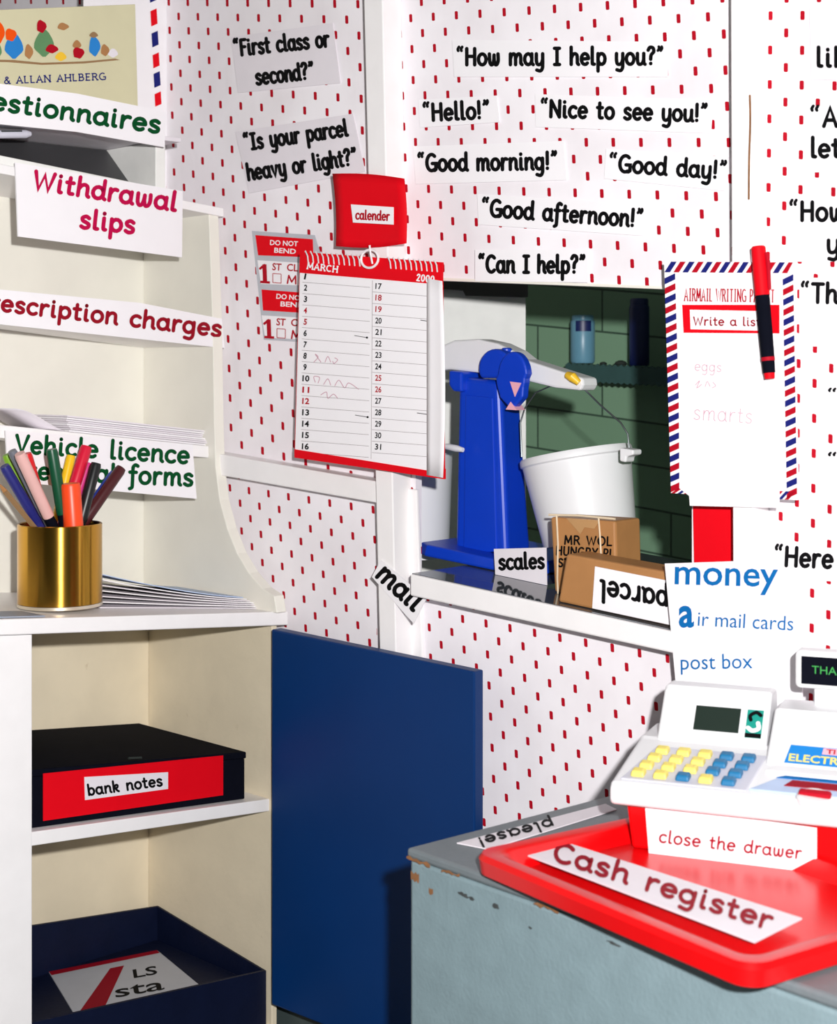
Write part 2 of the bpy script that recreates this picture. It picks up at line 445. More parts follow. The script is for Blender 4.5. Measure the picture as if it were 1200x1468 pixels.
G = {
 'a': (.98, [bowl, cr([(.82, 1), (.82, .5), (.83, .15), (.98, .0)])]),
 'b': (.92, [[(.1, 1.6), (.1, 0)], arc(.48, .5, .38, .5, 180, -180)]),
 'c': (.78, [arc(.45, .5, .42, .5, 48, 312)]),
 'd': (.98, [bowl, cr([(.82, 1.6), (.82, .5), (.83, .15), (.98, .0)])]),
 'e': (.88, [[(.05, .5), (.83, .54)], arc(.44, .5, .40, .5, 5, 312)]),
 'f': (.62, [cr([(.68, 1.52), (.48, 1.62), (.3, 1.45), (.27, 1.1), (.27, .0), (.24, -.4), (.05, -.52)]), [(.02, .96), (.56, .96)]]),
 'g': (.96, [bowl, cr([(.82, 1), (.82, .2), (.80, -.3), (.58, -.58), (.16, -.5)])]),
 'h': (.94, [[(.1, 1.6), (.1, 0)], cr([(.1, .55), (.28, .88), (.52, 1.0), (.74, .86), (.78, .5), (.79, .14), (.92, 0)])]),
 'i': (.40, [cr([(.14, 1), (.14, .2), (.2, .03), (.32, .02)]), [(.14, 1.38), (.14, 1.42)]]),
 'k': (.84, [[(.1, 1.6), (.1, 0)], cr([(.1, .5), (.4, .96), (.68, .92), (.62, .6), (.28, .5)]), cr([(.34, .5), (.58, .14), (.78, 0)])]),
 'l': (.42, [cr([(.13, 1.6), (.13, .25), (.18, .04), (.36, .02)])]),
 'm': (1.42, [[(.1, 1), (.1, 0)], cr([(.1, .55), (.25, .88), (.46, 1.0), (.64, .86), (.68, .5), (.68, 0)]), cr([(.68, .55), (.84, .88), (1.04, 1.0), (1.22, .86), (1.26, .5), (1.27, .14), (1.4, 0)])]),
 'n': (.94, [[(.1, 1), (.1, 0)], cr([(.1, .55), (.28, .88), (.52, 1.0), (.74, .86), (.78, .5), (.79, .14), (.92, 0)])]),
 'o': (.92, [arc(.45, .5, .42, .5, 90, 450, 20)]),
 'p': (.94, [[(.1, 1), (.1, -.62)], arc(.49, .5, .39, .5, 180, -180)]),
 'q': (.98, [bowl, cr([(.82, 1), (.82, -.45), (.9, -.6), (1.0, -.5)])]),
 'r': (.66, [[(.1, 1), (.1, 0)], cr([(.1, .52), (.24, .86), (.44, 1.0), (.62, .96)])]),
 's': (.74, [cr([(.64, .86), (.40, 1.0), (.12, .86), (.16, .62), (.42, .48), (.64, .32), (.6, .08), (.32, -.01), (.06, .12)])]),
 't': (.62, [cr([(.25, 1.4), (.25, .3), (.32, .05), (.56, .04)]), [(.02, .98), (.54, .98)]]),
 'u': (.96, [cr([(.1, 1), (.1, .4), (.2, .06), (.44, 0), (.68, .16), (.8, .5)]), cr([(.8, 1), (.8, .3), (.83, .08), (.95, 0)])]),
 'v': (.82, [[(.06, 1), (.4, 0), (.74, 1)]]),
 'w': (1.2, [cr([(.08, 1), (.12, .3), (.28, .0), (.48, .1), (.58, .5), (.6, .9)]), cr([(.6, .9), (.62, .4), (.74, .02), (.94, .06), (1.06, .4), (1.04, 1)])]),
 'y': (.92, [cr([(.1, 1), (.1, .4), (.2, .06), (.44, 0), (.68, .16), (.8, .5)]), cr([(.8, 1), (.8, .1), (.76, -.34), (.54, -.58), (.14, -.5)])]),
 'A': (1.12, [[(.06, 0), (.54, 1.5), (1.02, 0)], [(.24, .5), (.84, .5)]]),
 'B': (1.0, [[(.12, 0), (.12, 1.5)], cr([(.12, 1.5), (.6, 1.48), (.74, 1.14), (.56, .8), (.12, .78)]), cr([(.12, .78), (.66, .76), (.88, .4), (.66, .03), (.12, 0)])]),
 'C': (1.1, [arc(.62, .75, .55, .75, 48, 312)]),
 'E': (.88, [[(.12, 0), (.12, 1.5)], [(.12, 1.5), (.78, 1.5)], [(.12, .78), (.66, .78)], [(.12, 0), (.8, 0)]]),
 'F': (.84, [[(.12, 0), (.12, 1.5)], [(.12, 1.5), (.78, 1.5)], [(.12, .8), (.66, .8)]]),
 'G': (1.2, [arc(.62, .75, .55, .75, 50, 300), [(.7, .66), (1.12, .66), (1.12, .12)], cr([(1.12, .12), (.98, .03), (.88, .03)])]),
 'H': (1.14, [[(.12, 0), (.12, 1.5)], [(1.0, 0), (1.0, 1.5)], [(.12, .78), (1.0, .78)]]),
 'I': (.72, [[(.36, 0), (.36, 1.5)], [(.08, 1.5), (.64, 1.5)], [(.08, 0), (.64, 0)]]),
 'K': (1.0, [[(.12, 0), (.12, 1.5)], [(.9, 1.5), (.14, .7)], [(.36, .92), (.94, 0)]]),
 'L': (.84, [[(.12, 1.5), (.12, 0), (.78, 0)]]),
 'M': (1.3, [[(.1, 0), (.2, 1.5)], [(.2, 1.5), (.65, .3)], [(.65, .3), (1.1, 1.5)], [(1.1, 1.5), (1.2, 0)]]),
 'N': (1.18, [[(.12, 0), (.12, 1.5)], [(.12, 1.5), (1.04, 0)], [(1.04, 0), (1.04, 1.5)]]),
 'P': (.92, [[(.12, 0), (.12, 1.5)], cr([(.12, 1.5), (.62, 1.46), (.82, 1.12), (.62, .74), (.12, .7)])]),
 'Q': (1.3, [arc(.62, .75, .56, .75, 90, 450, 22), [(.76, .36), (1.16, -.06)]]),
 'R': (1.0, [[(.12, 0), (.12, 1.5)], cr([(.12, 1.5), (.62, 1.46), (.82, 1.14), (.62, .8), (.12, .76)]), [(.5, .78), (.94, 0)]]),
 'T': (1.0, [[(.5, 0), (.5, 1.5)], [(.04, 1.5), (.96, 1.5)]]),
 'U': (1.1, [cr([(.12, 1.5), (.12, .5), (.24, .08), (.54, 0), (.84, .08), (.96, .5), (.96, 1.5)])]),
 'Y': (1.0, [[(.04, 1.5), (.5, .74), (.96, 1.5)], [(.5, .74), (.5, 0)]]),
 'S': (.9, [cr([(.8, 1.3), (.46, 1.5), (.14, 1.3), (.2, .92), (.52, .74), (.8, .5), (.74, .12), (.42, 0), (.08, .16)])]),
 'O': (1.24, [arc(.62, .75, .56, .75, 90, 450, 22)]),
 'V': (1.08, [[(.05, 1.5), (.53, 0), (1.02, 1.5)]]),
 'W': (1.6, [[(.06, 1.5), (.42, 0), (.79, 1.3), (1.16, 0), (1.52, 1.5)]]),
 '&': (1.1, [cr([(1.0, 0), (.4, 1.0), (.36, 1.4), (.6, 1.5), (.72, 1.2), (.24, .7), (.1, .3), (.4, .0), (.76, .2), (.96, .7)])]),
 '1': (.6, [[(.34, 0), (.34, 1.5)], [(.34, 1.5), (.12, 1.26)]]),
 '2': (.84, [cr([(.1, 1.2), (.3, 1.5), (.64, 1.4), (.64, 1.0), (.1, 0)]), [(.1, 0), (.76, 0)]]),
 '0': (.92, [arc(.46, .75, .36, .75, 90, 450, 20)]),
 '!': (.36, [[(.16, 1.55), (.16, .46)], [(.16, .05), (.16, .08)]]),
 '?': (.82, [cr([(.08, 1.3), (.28, 1.56), (.62, 1.5), (.7, 1.16), (.42, .86), (.36, .46)]), [(.36, .05), (.36, .08)]]),
 '\u201c': (.66, [cr([(.16, 1.66), (.04, 1.45), (.08, 1.3)]), cr([(.52, 1.66), (.4, 1.45), (.44, 1.3)])]),
 '\u201d': (.62, [cr([(.2, 1.62), (.23, 1.46), (.1, 1.26)]), cr([(.52, 1.62), (.55, 1.46), (.42, 1.26)])]),
 ' ': (.62, []),
}
GAP = .25
def strokes_of(text, serif=False):
    x = 0; out = []
    for ch in text:
        adv, ss = G[ch]
        for s_ in ss:
            out.append([(x + a, b) for a, b in s_])
            if serif:
                for e, o in ((s_[0], s_[1]), (s_[-1], s_[-2])):
                    if abs(e[0] - o[0]) < abs(e[1] - o[1]) * .8 and (abs(e[1]) < .02 or abs(e[1] - 1.5) < .02):
                        out.append([(x + e[0] - .2, e[1]), (x + e[0] + .2, e[1])])
        x += adv + GAP
    return x - GAP, out

LIFT = [0]
def ribbon(mb, pts, w, fn0, caps=True, mi=0):
    """flat printed stroke of width w; pts in the writing's own flat frame, fn puts a point on the surface"""
    LIFT[0] = (LIFT[0] + 1) % 5
    def lifted(a, b, k):
        p = V(fn0(a, b))
        return p + (EYE - p).normalized() * k
    fn = lambda a, b: lifted(a, b, LIFT[0] * 5e-5)
    fc_ = lambda a, b: lifted(a, b, LIFT[0] * 5e-5 + 2.5e-5)
    P = [V((p[0], p[1])) for p in pts]
    Q = [P[0]]
    for p in P[1:]:
        if (p - Q[-1]).length > 1e-4: Q.append(p)
    if len(Q) == 1: Q.append(Q[0] + V((w * .05, 0)))
    h = w / 2
    o = len(mb.v)
    n = len(Q)
    for i in range(n):
        t0 = (Q[i] - Q[i - 1]).normalized() if i > 0 else None
        t1 = (Q[i + 1] - Q[i]).normalized() if i < n - 1 else None
        t0 = t0 or t1; t1 = t1 or t0
        nn = V((-(t0 + t1).y, (t0 + t1).x))
        nn = nn.normalized() if nn.length > .1 else V((-t0.y, t0.x))
        k = min(1.8, 1.0 / max(.3, nn.dot(V((-t0.y, t0.x)))))
        for sg in (1, -1):
            q = Q[i] + nn * (h * k * sg)
            mb.v.append(tuple(fn(q.x, q.y)))
    for i in range(n - 1):
        mb.f.append((o + 2 * i, o + 2 * i + 1, o + 2 * i + 3, o + 2 * i + 2)); mb.m.append(mi)
    if caps:
        for i in (0, n - 1):
            o = len(mb.v)
            for k in range(10):
                a = 2 * math.pi * k / 10
                mb.v.append(tuple(fc_(Q[i].x + h * math.cos(a), Q[i].y + h * math.sin(a))))
            mb.f.append(tuple(range(o, o + 10))); mb.m.append(mi)

def write(mb, text, p0, p1, xh, fn, w=None, up=None, serif=False, mi=0):
    """strokes of text from p0 to p1 along its baseline, x-height xh, on surface fn"""
    tot, ss = strokes_of(text, serif)
    b = V((p1[0] - p0[0], p1[1] - p0[1]))
    sx = b.length / tot
    bu = b.normalized()
    uu = V((bu.y, -bu.x)) if up is None else V(up).normalized()
    f2 = lambda a, c: fn(p0[0] + bu.x * a + uu.x * c, p0[1] + bu.y * a + uu.y * c)
    w = w or xh * .30
    for s_ in ss:
        ribbon(mb, [(a * sx, c * xh) for a, c in s_], w * (.8 if max(c for a, c in s_) < 1.7 and min(c for a, c in s_) > 1.2 and len(s_) > 4 and not serif else 1), f2, caps=not serif or w > 2, mi=mi)
    return mb

FC = {}
def font_shape(text, bold):
    k = (text, bold)
    if k not in FC:
        cu = bpy.data.curves.new('text_shape', 'FONT')
        cu.body = text; cu.size = 1.0; cu.offset = bold; cu.resolution_u = 3
        o = bpy.data.objects.new('text_shape', cu)
        COL.objects.link(o)
        dg = bpy.context.evaluated_depsgraph_get(); dg.update()
        me = bpy.data.meshes.new_from_object(o.evaluated_get(dg))
        FC[k] = ([(v.co.x, v.co.y) for v in me.vertices], [tuple(p.vertices) for p in me.polygons])
        bpy.data.objects.remove(o); bpy.data.curves.remove(cu); bpy.data.meshes.remove(me)
    return FC[k]
def sans(mb, text, p0, p1, cap, fn, bold=0.0, mi=0, up=None):
    vs, fs = font_shape(text, bold)
    x0 = min(v[0] for v in vs); x1 = max(v[0] for v in vs)
    b = V((p1[0] - p0[0], p1[1] - p0[1]))
    sx = b.length / (x1 - x0); sy = cap / 0.70
    bu = b.normalized(); uu = V((bu.y, -bu.x)) if up is None else V(up).normalized()
    mb.add([fn(p0[0] + bu.x * (v[0] - x0) * sx + uu.x * v[1] * sy, p0[1] + bu.y * (v[0] - x0) * sx + uu.y * v[1] * sy) for v in vs], fs, mi)
    return mb

def slab(quad, fn, th, nrm):
    """card of thickness th whose front face has these corners"""
    fr = [fn(*q) for q in quad]
    return MB().extr(fr, V(nrm) * -th)
def flat(quad, fn):
    return MB().add([fn(*q) for q in quad], [tuple(range(len(quad)))])

# ================================================================== THE SETTING
fb = MB().box(lambda x, y, z: V((x, y, z)), -3, 3.2, -1.2, 5.2, -0.05, 0.0)
struct(put('floor', fb, M['floor']))

# --- papered screen wall, with its hatch
LAT = {  # lattice of the printed dashes on each sheet of wallpaper: (d/dcol, d/drow, origin) for s and for height
 'A': ((.0417, .00099, -.4379), (-.00669, -.0209, .5442)),
 'B': ((.0373, .00099, -.0129), (-.00363, -.0199, .4587)),
 'C': ((.0371, -.00023, .4929), (-.00519, -.0184, .3871)),
 'D': ((.03878, .00149, -.34891), (-.00232, -.01949, -.15749)),
 'E': ((.03673, .00118, .03496), (-.00191, -.01892, -.29973)),
}
def lat(k, s, z):
    (a, b, c), (d, e, f) = LAT[k]
    s -= c; z -= HC + f
    D = a * e - b * d
    return ((e * s - b * z) / D, (a * z - d * s) / D)
wb = MB(); wuv = []
def panel(k, corners):
    fr = [W(s, 0, z) for s, z in corners]; bk = [W(s, -.012, z) for s, z in corners]
    wb.prism(fr, bk)
    wuv.extend([lat(k, s, z) for s, z in corners] * 2)
TOP = 1.55
sL = -1.05
sP = st(540, 300)[0]                       # behind the left batten
rl = [st(318, 668, .0), st(540, 706, .0)]
kr = (rl[1][1] - rl[0][1]) / (rl[1][0] - rl[0][0])
rail = lambda s: rl[0][1] + kr * (s - rl[0][0])
sO0, sO1, sR = st(596, 600)[0], st(992, 600)[0], st(1062, 300)[0]
hd = [st(640, 401), st(990, 414)]
kh = (hd[1][1] - hd[0][1]) / (hd[1][0] - hd[0][0])
head = lambda s: hd[0][1] + kh * (s - hd[0][0])
sl = [st(609, 845), st(960, 918)]
ks = (sl[1][1] - sl[0][1]) / (sl[1][0] - sl[0][0])
silz = lambda s: sl[0][1] + ks * (s - sl[0][0])
panel('A', [(sL, rail(sL)), (sP, rail(sP)), (sP, TOP), (sL, TOP)])
panel('D', [(sL, 0), (sP, 0), (sP, rail(sP)), (sL, rail(sL))])
panel('B', [(sP, head(sP)), (sR, head(sR)), (sR, TOP), (sP, TOP)])
panel('E', [(sP, 0), (sR, 0), (sR, silz(sR)), (sP, silz(sP))])
panel('E', [(sP, silz(sP)), (sO0, silz(sO0)), (sO0, head(sO0)), (sP, head(sP))])
panel('B', [(sO1, silz(sO1)), (sR, silz(sR)), (sR, head(sR)), (sO1, head(sO1))])
panel('C', [(sR, 0), (sR + .55, 0), (sR + .55, TOP), (sR, TOP)])
struct(put('wall_back', wb, M['wallpaper'], uv=wuv))

def batten(name, q, off, th=None):
    mb = MB()
    fr = [wall(off)(*p) for p in q]
    mb.extr(fr, WN * -(th or off))
    return struct(put(name, mb, M['white_paint'], bevel=.0015))
BO = .037
batten('trim_1', [(520, -60), (547, -60), (571, 1090), (548, 1090)], BO)           # post left of the hatch
batten('trim_2', [(1047, -60), (1074, -60), (1082, 1150), (1052, 1150)], BO)       # post right of it
batten('trim_3', [(200, 631), (540, 690), (540, 721), (200, 661)], .030)           # rail across the left panel
batten('trim_4', [(573, 700), (597, 702), (610, 1080), (588, 1080)], .006)         # flat strip beside the post
struct(put('baseboard_back', MB().box(W, sL, sR + .5, .0005, .012, .0, .135), M['floor'], bevel=.002))
# brown worn scratch on the right post
sc = MB()
ribbon(sc, cr([(1075, 137), (1075.6, 175), (1074, 230), (1073.5, 285)]), 3.0, wall(BO + .0004))
# hatch: sill board and head strip
w1 = thing('window_1', 'open serving hatch with a white painted sill', 'window')
w1['kind'] = 'structure'
for k_ in ('label', 'category'): del w1[k_]
SF = .052
sq = [wall(SF)(px, py) for px, py in ((588, 823), (1062, 927), (1062, 958), (588, 854))]
put('window_sill', MB().extr(sq, WN * -SF), M['white_paint'], w1, bevel=.002)
tq = [wall(SF)(px, py) for px, py in ((588, 822.2), (1062, 926.2), (1062, 928.5), (588, 824.5))]
put('hatch_shelf', MB().extr([p + WN * -.004 for p in tq], WN * -.42), M['laminate'], w1)
hq = [wall(.004)(px, py) for px, py in ((600, 397), (1046, 414), (1046, 418), (600, 401))]
put('window_frame', MB().extr(hq, WN * -.03), M['off_white'], w1)
zsill = lambda s, off: (lambda a, b: a[1] + (b[1] - a[1]) / (b[0] - a[0]) * (s - a[0]))(st(588, 822.2, SF), st(1062, 926.2, SF))

# --- the green brick room seen through the hatch
BW = -0.72
bmesh_ = MB(); buv = []
s0, s1 = -1.2, 2.0
kk = -.10
for s, z in ((s0, 0), (s1, 0), (s1, 1.9), (s0, 1.9)):
    pass
fr = [W(s, BW, z) for s, z in ((s0, 0), (s1, 0), (s1, 1.9), (s0, 1.9))]
bk = [W(s, BW - .05, z) for s, z in ((s0, 0), (s1, 0), (s1, 1.9), (s0, 1.9))]
bmesh_.prism(fr, bk)
buv = [(s + .06, z - kk * s + .021) for s, z in ((s0, 0), (s1, 0), (s1, 1.9), (s0, 1.9))] * 2
struct(put('wall_rear', bmesh_, M['brick'], uv=buv))
pw = lambda d: (lambda px, py: hit(px, py, V((0, 2.38 - d, 0)), V((0, -1, 0))))
pq = [pw(0)(*p) for p in ((556, 385), (753, 400), (756, 930), (556, 930))]
for p in pq[:2]: p.z = 1.25
for p in pq[2:]: p.z = 0
struct(put('wall_side', MB().extr(pq, V((0, .012, 0))), M['pale_wall']))
lb = MB().extr([pw(.016)(*p) for p in ((590, 396), (757, 402), (757, 426), (668, 424), (664, 416), (590, 412))], V((0, .0155, 0)))
struct(put('painted_notch_shadow', lb, M['charcoal']))  # dark sheet painting the notched shadow along the top of the pale wall

# ================================================================== HELPERS FOR CARDS
def card(name, label, quad, off, lines, cat='label', group=None, m='paper', ink='black_ink', th=.0011, plane=None, nrm=None, part='lettering'):
    """paper card stuck up on a plane; lines = (text, p0, p1, xheight[, stroke])"""
    nrm = nrm or WN
    pl = plane or wall
    t = thing(name, label, cat, group)
    put('card', slab(quad, pl(off), th, nrm), M[m], t)
    d = .0004 if plane is None else (-.0004)
    for ln in lines:
        mb = write(MB(), ln[0], ln[1], ln[2], ln[3], pl(off + d), w=(ln[4] if len(ln) > 4 else None))
        put(part, mb, M[ink], t, recalc=False)
    return t
Q1, Q2 = '\u201c', '\u201d'

# ================================================================== PHRASES ON THE WALL
PG = 'phrase cards stuck on the wallpaper'
O1 = .0026
card('phrase_card', 'white phrase card reading First class or second, on the left wall panel', [(331, 53), (477, 33), (488, 119), (341, 133)], O1,
     [(Q1 + 'First class or', (337, 80), (472, 66), 14.5, 4.9), ('second?' + Q2, (368, 121), (450, 112), 14.5, 4.9)], group=PG, m='grey_paper')
card('phrase_card', 'tilted white phrase card reading Is your parcel heavy or light, beside the red square', [(337, 189), (506, 163), (523, 246), (357, 277)], O1,
     [(Q1 + 'Is your parcel', (352, 215), (499, 194), 14.5, 4.9), ('heavy or light?' + Q2, (356, 258), (512, 235), 14.5, 4.9)], group=PG, m='grey_paper')
card('phrase_card', 'long white phrase card reading How may I help you, topmost over the hatch', [(648, 57), (957, 60), (957, 110), (651, 110)], O1,
     [(Q1 + 'How may I help you?' + Q2, (656, 93), (950, 92), 15.5, 5.2)], group=PG)
card('phrase_card', 'small white phrase card reading Hello, second row over the hatch', [(600, 143), (712, 137), (716, 175), (602, 183)], O1,
     [(Q1 + 'Hello!' + Q2, (608, 173), (701, 169), 15.5, 5.2)], group=PG)
card('phrase_card', 'white phrase card reading Nice to see you, second row over the hatch', [(767, 135), (1022, 143), (1019, 191), (768, 182)], O1,
     [(Q1 + 'Nice to see you!' + Q2, (776, 167), (1013, 174), 15.5, 5.2)], group=PG)
card('phrase_card', 'white phrase card reading Good morning, above the red square and hatch', [(592, 210), (808, 202), (812, 258), (596, 264)], O1,
     [(Q1 + 'Good morning!' + Q2, (600, 245), (798, 242), 15.5, 5.2)], group=PG)
card('phrase_card', 'white phrase card reading Good day, beside the right white post', [(869, 213), (1044, 225), (1042, 274), (866, 256)], O1,
     [(Q1 + 'Good day!' + Q2, (874, 245), (1040, 256), 15.5, 5.2)], group=PG)
card('phrase_card', 'slightly tilted white phrase card reading Good afternoon, over the hatch', [(684, 278), (928, 293), (922, 338), (686, 322)], O1,
     [(Q1 + 'Good afternoon!' + Q2, (691, 309), (920, 325), 15.5, 5.2)], group=PG)
card('phrase_card', 'white phrase card reading Can I help, on the top edge of the hatch', [(681, 358), (843, 358), (842, 405), (681, 403)], .006,
     [(Q1 + 'Can I help?' + Q2, (687, 390), (838, 391), 15.5, 5.2)], group=PG)
card('phrase_card', 'white phrase card beginning with lik, at the top right edge', [(1160, 10), (1300, 5), (1300, 112), (1163, 115)], O1,
     [('lik', (1171, 95), (1213, 95), 17, 5.6)], group=PG, m='grey_paper')
card('phrase_card', 'two line white phrase card beginning A and let, at the right edge', [(1153, 152), (1300, 150), (1300, 246), (1153, 247)], O1,
     [(Q1 + 'A', (1163, 181), (1201, 181), 17.5, 5.6), ('let', (1163, 225), (1204, 225), 17.5, 5.6)], group=PG)
card('phrase_card', 'white phrase card beginning How, at the right edge above the red pen', [(1128, 287), (1300, 288), (1300, 375), (1128, 375)], O1,
     [(Q1 + 'How', (1133, 316), (1210, 316), 17.5, 5.6), ('y', (1186, 362), (1203, 362), 17.5, 5.6)], group=PG)
card('phrase_card', 'white phrase card beginning Th, right of the airmail pad', [(1146, 398), (1300, 400), (1300, 500), (1146, 496)], O1,
     [(Q1 + 'Th', (1149, 433), (1200, 434), 17.5, 5.6)], group=PG)
card('phrase_card', 'white phrase card showing only an opening quote mark, upper of two at the right edge', [(1178, 545), (1300, 548), (1300, 600), (1178, 596)], O1,
     [(Q1, (1188, 573), (1200, 573), 9.5, 4.5)], group=PG)
card('phrase_card', 'white phrase card showing only an opening quote mark, lower of two at the right edge', [(1178, 640), (1300, 643), (1300, 690), (1178, 688)], O1,
     [(Q1, (1188, 665), (1200, 665), 9.5, 4.5)], group=PG)
card('phrase_card', 'white phrase card beginning Here, beside the money notice', [(1104, 782), (1300, 790), (1300, 840), (1140, 830), (1104, 828)], .0016,
     [(Q1 + 'Here', (1111, 810), (1193, 814), 17.5, 5.6)], group=PG)
card('mail_label', 'tilted white label reading mail on the post below the hatch corner', [(546, 803), (611, 858), (593, 894), (533, 827)], BO + .002,
     [('mail', (539, 826), (593, 876), 17, 6)], th=.0012)

# ---- red square over the calendar
t = thing('calendar_heading_card', 'red square card with a small white label reading calender, above the wall calendar', 'card')
mb = MB()
nU, nV = 8, 8
rq = [(477, 249), (580, 256), (583, 349), (482, 353)]
fp = []
for j in range(nV + 1):
    for i in range(nU + 1):
        u, v = i / nU, j / nV
        x = (rq[0][0] * (1 - u) + rq[1][0] * u) * (1 - v) + (rq[3][0] * (1 - u) + rq[2][0] * u) * v
        y = (rq[0][1] * (1 - u) + rq[1][1] * u) * (1 - v) + (rq[3][1] * (1 - u) + rq[2][1] * u) * v
        x += 4.5 * math.sin(math.pi * v) * (.9 - .9 * u) * (-1 if v < .0 else .6) + 2.0 * math.sin(math.pi * v) * (u)
        y += -3 * math.sin(math.pi * u)*(1-v) + 4 * math.sin(math.pi * u) * v
        fp.append(wall(BO + .004 + .006 * (1 - math.sin(math.pi * u)) * v)(x, y))
fc = [(j * (nU + 1) + i, j * (nU + 1) + i + 1, (j + 1) * (nU + 1) + i + 1, (j + 1) * (nU + 1) + i) for j in range(nV) for i in range(nU)]
mb.add(fp, fc)
o = put('card', mb, M['red_card'], t, recalc=False, smooth=True)
sm = o.modifiers.new('sheet', 'SOLIDIFY'); sm.thickness = .0008; sm.offset = -1
o2 = put('label', slab([(503, 293), (564, 297), (564, 322), (506, 319)], wall(BO + .0105), .0008, WN), M['paper'], t)
mb = write(MB(), 'calender', (510, 314), (558, 316), 8.2, wall(BO + .0109), w=2.4)
sub('lettering', mb, M['red_ink'], o2, recalc=False)

# ---- postal stickers
t = thing('postal_sticker_sheet', 'silver backed sheet of red and white postal stickers, partly behind the calendar', 'stickers')
put('backing', slab([(361, 331), (451, 337), (470, 400), (460, 492), (378, 487)], wall(.0014), .001, WN), M['silver'], t)
for q, txt in (([(366, 337), (448, 343), (449, 369), (370, 366)], (('DO NOT', (387, 351), (427, 353), 7), ('BEND', (393, 362), (424, 364), 7))),
               ([(375, 415), (452, 421), (458, 450), (377, 445)], (('DO NOT', (396, 428), (436, 431), 7), ('BEND', (402, 439), (436, 441), 7)))):
    b = put('red_sticker', slab(q, wall(.0020), .0006, WN), M['red_card'], t)
    mb = MB()
    for s_ in txt: sans(mb, s_[0], s_[1], s_[2], s_[3], wall(.0024), bold=.02)
    sub('lettering', mb, M['paper'], b, recalc=False)
for dx, dy, q in ((0, 0, [(369, 373), (450, 378), (453, 410), (374, 407)]), (6, 79, [(375, 452), (456, 457), (458, 488), (380, 484)])):
    b = put('white_sticker', slab(q, wall(.0020), .0006, WN), M['paper'], t)
    mb = MB()
    pl = wall(.0024)
    ribbon(mb, [(380 + dx, 405 + dy), (379 + dx, 379 + dy)], 6.0, pl, caps=False); ribbon(mb, [(379 + dx, 380 + dy), (373 + dx, 385 + dy)], 3.5, pl); ribbon(mb, [(373 + dx, 404 + dy), (387 + dx, 405 + dy)], 3.5, pl, caps=False)
    sans(mb, 'ST', (390 + dx, 387 + dy), (403 + dx, 388 + dy), 10, pl, bold=.02)
    sans(mb, 'CL', (411 + dx, 388 + dy), (427 + dx, 389 + dy), 10, pl, bold=.02)
    write(mb, 'M', (411 + dx, 406 + dy), (425 + dx, 407 + dy), 7.5, pl, w=2.2)
    x, y = 391 + dx, 392 + dy
    for a, c in (((x, y), (x + 12, y + 1)), ((x + 12, y + 1), (x + 12, y + 14)), ((x + 12, y + 14), (x, y + 13)), ((x, y + 13), (x, y))):
        ribbon(mb, [a, c], 1.0, pl, caps=False)
    sub('lettering', mb, M['red_ink'], b, recalc=False)

# ================================================================== WALL CALENDAR
t = thing('wall_calendar', 'spiral bound white calendar with red bands hanging by the hatch', 'calendar')
CO = BO + .012
pl = wall(CO)
put('back_board', slab([(430, 366), (634, 380), (637, 686), (422, 655)], wall(CO - .003), .002, WN), M['red_card'], t)
# loose curled page edges at the right
mb = MB()
for j in range(9):
    v = j / 8
    y = 404 + v * 282
    xr = 634 + 5 * math.sin(v * 2.6) - 1.5 * v
    for i in range(5):
        u = i / 4
        x = 612 + (xr - 612) * u
        mb.v.append(tuple(wall(CO + .001 + .007 * u * u * (.5 + .5 * v))(x, y - 5 + 4 * u)))
mb.f = [(j * 5 + i, j * 5 + i + 1, (j + 1) * 5 + i + 1, (j + 1) * 5 + i) for j in range(8) for i in range(4)]
mb.m = [0] * len(mb.f)
pg = put('page', slab([(430, 388), (633, 402), (634, 678), (423, 646)], pl, .0022, WN), M['paper'], t)
o = put('curled_page_edge', mb, M['paper'], t, recalc=False, smooth=True)
sm = o.modifiers.new('sheet', 'SOLIDIFY'); sm.thickness = .0006; sm.offset = 0
hb = put('header_band', slab([(430, 361), (634, 376), (633, 408), (429, 391)], wall(CO + .0008), .003, WN), M['red_card'], t)
put('footer_band', slab([(422, 644), (616, 675), (616, 683), (637, 672), (637, 687), (422, 656)], wall(CO + .0008), .003, WN), M['red_card'], t)
mb = MB()
p2 = wall(CO + .0013)
write(mb, 'MARCH', (440, 385), (484, 390.5), 5.6, p2, w=1.9, serif=True)
sub('lettering', mb, M['paper'], hb, recalc=False)
mb = write(MB(), '2000', (597, 402), (622, 405), 6.0, p2, w=1.9, serif=False)
sub('lettering', mb, M['paper'], hb, recalc=False)
mbk, mbr, mbl = MB(), MB(), MB()
p3 = wall(CO + .0005)
for i in range(16):
    y = 396 + i * 16.25; x = 435.5 - i * .13
    tgt = mbr if i + 1 in (4, 5, 11, 12) else mbk
    wd = 2.4 if i == 0 else (4.6 if i < 9 else 9)
    sub('date_number', sans(MB(), str(i + 1), (x - (1 if i >= 9 else 0), y + 4), (x + wd, y + 4.5), 8.2, p3, bold=.03), M['red_ink' if tgt is mbr else 'black_ink'], pg, recalc=False)
    ribbon(mbl, [(x - 2, y + 8.5), (x + 95, y + 16)], .55, p3, caps=False)
for i in range(15):
    y = 410 + i * 16.45; x = 538 - i * .05
    tgt = mbr if i + 17 in (18, 19, 25, 26) else mbk
    sub('date_number', sans(MB(), str(i + 17), (x, y + 4), (x + 9, y + 4.5), 8.2, p3, bold=.02), M['red_ink' if tgt is mbr else 'black_ink'], pg, recalc=False)
    ribbon(mbl, [(x - 4, y + 8.5), (x + 82, y + 15)], .55, p3, caps=False)
ribbon(mbl, [(534, 402), (532, 658)], .6, p3, caps=False)
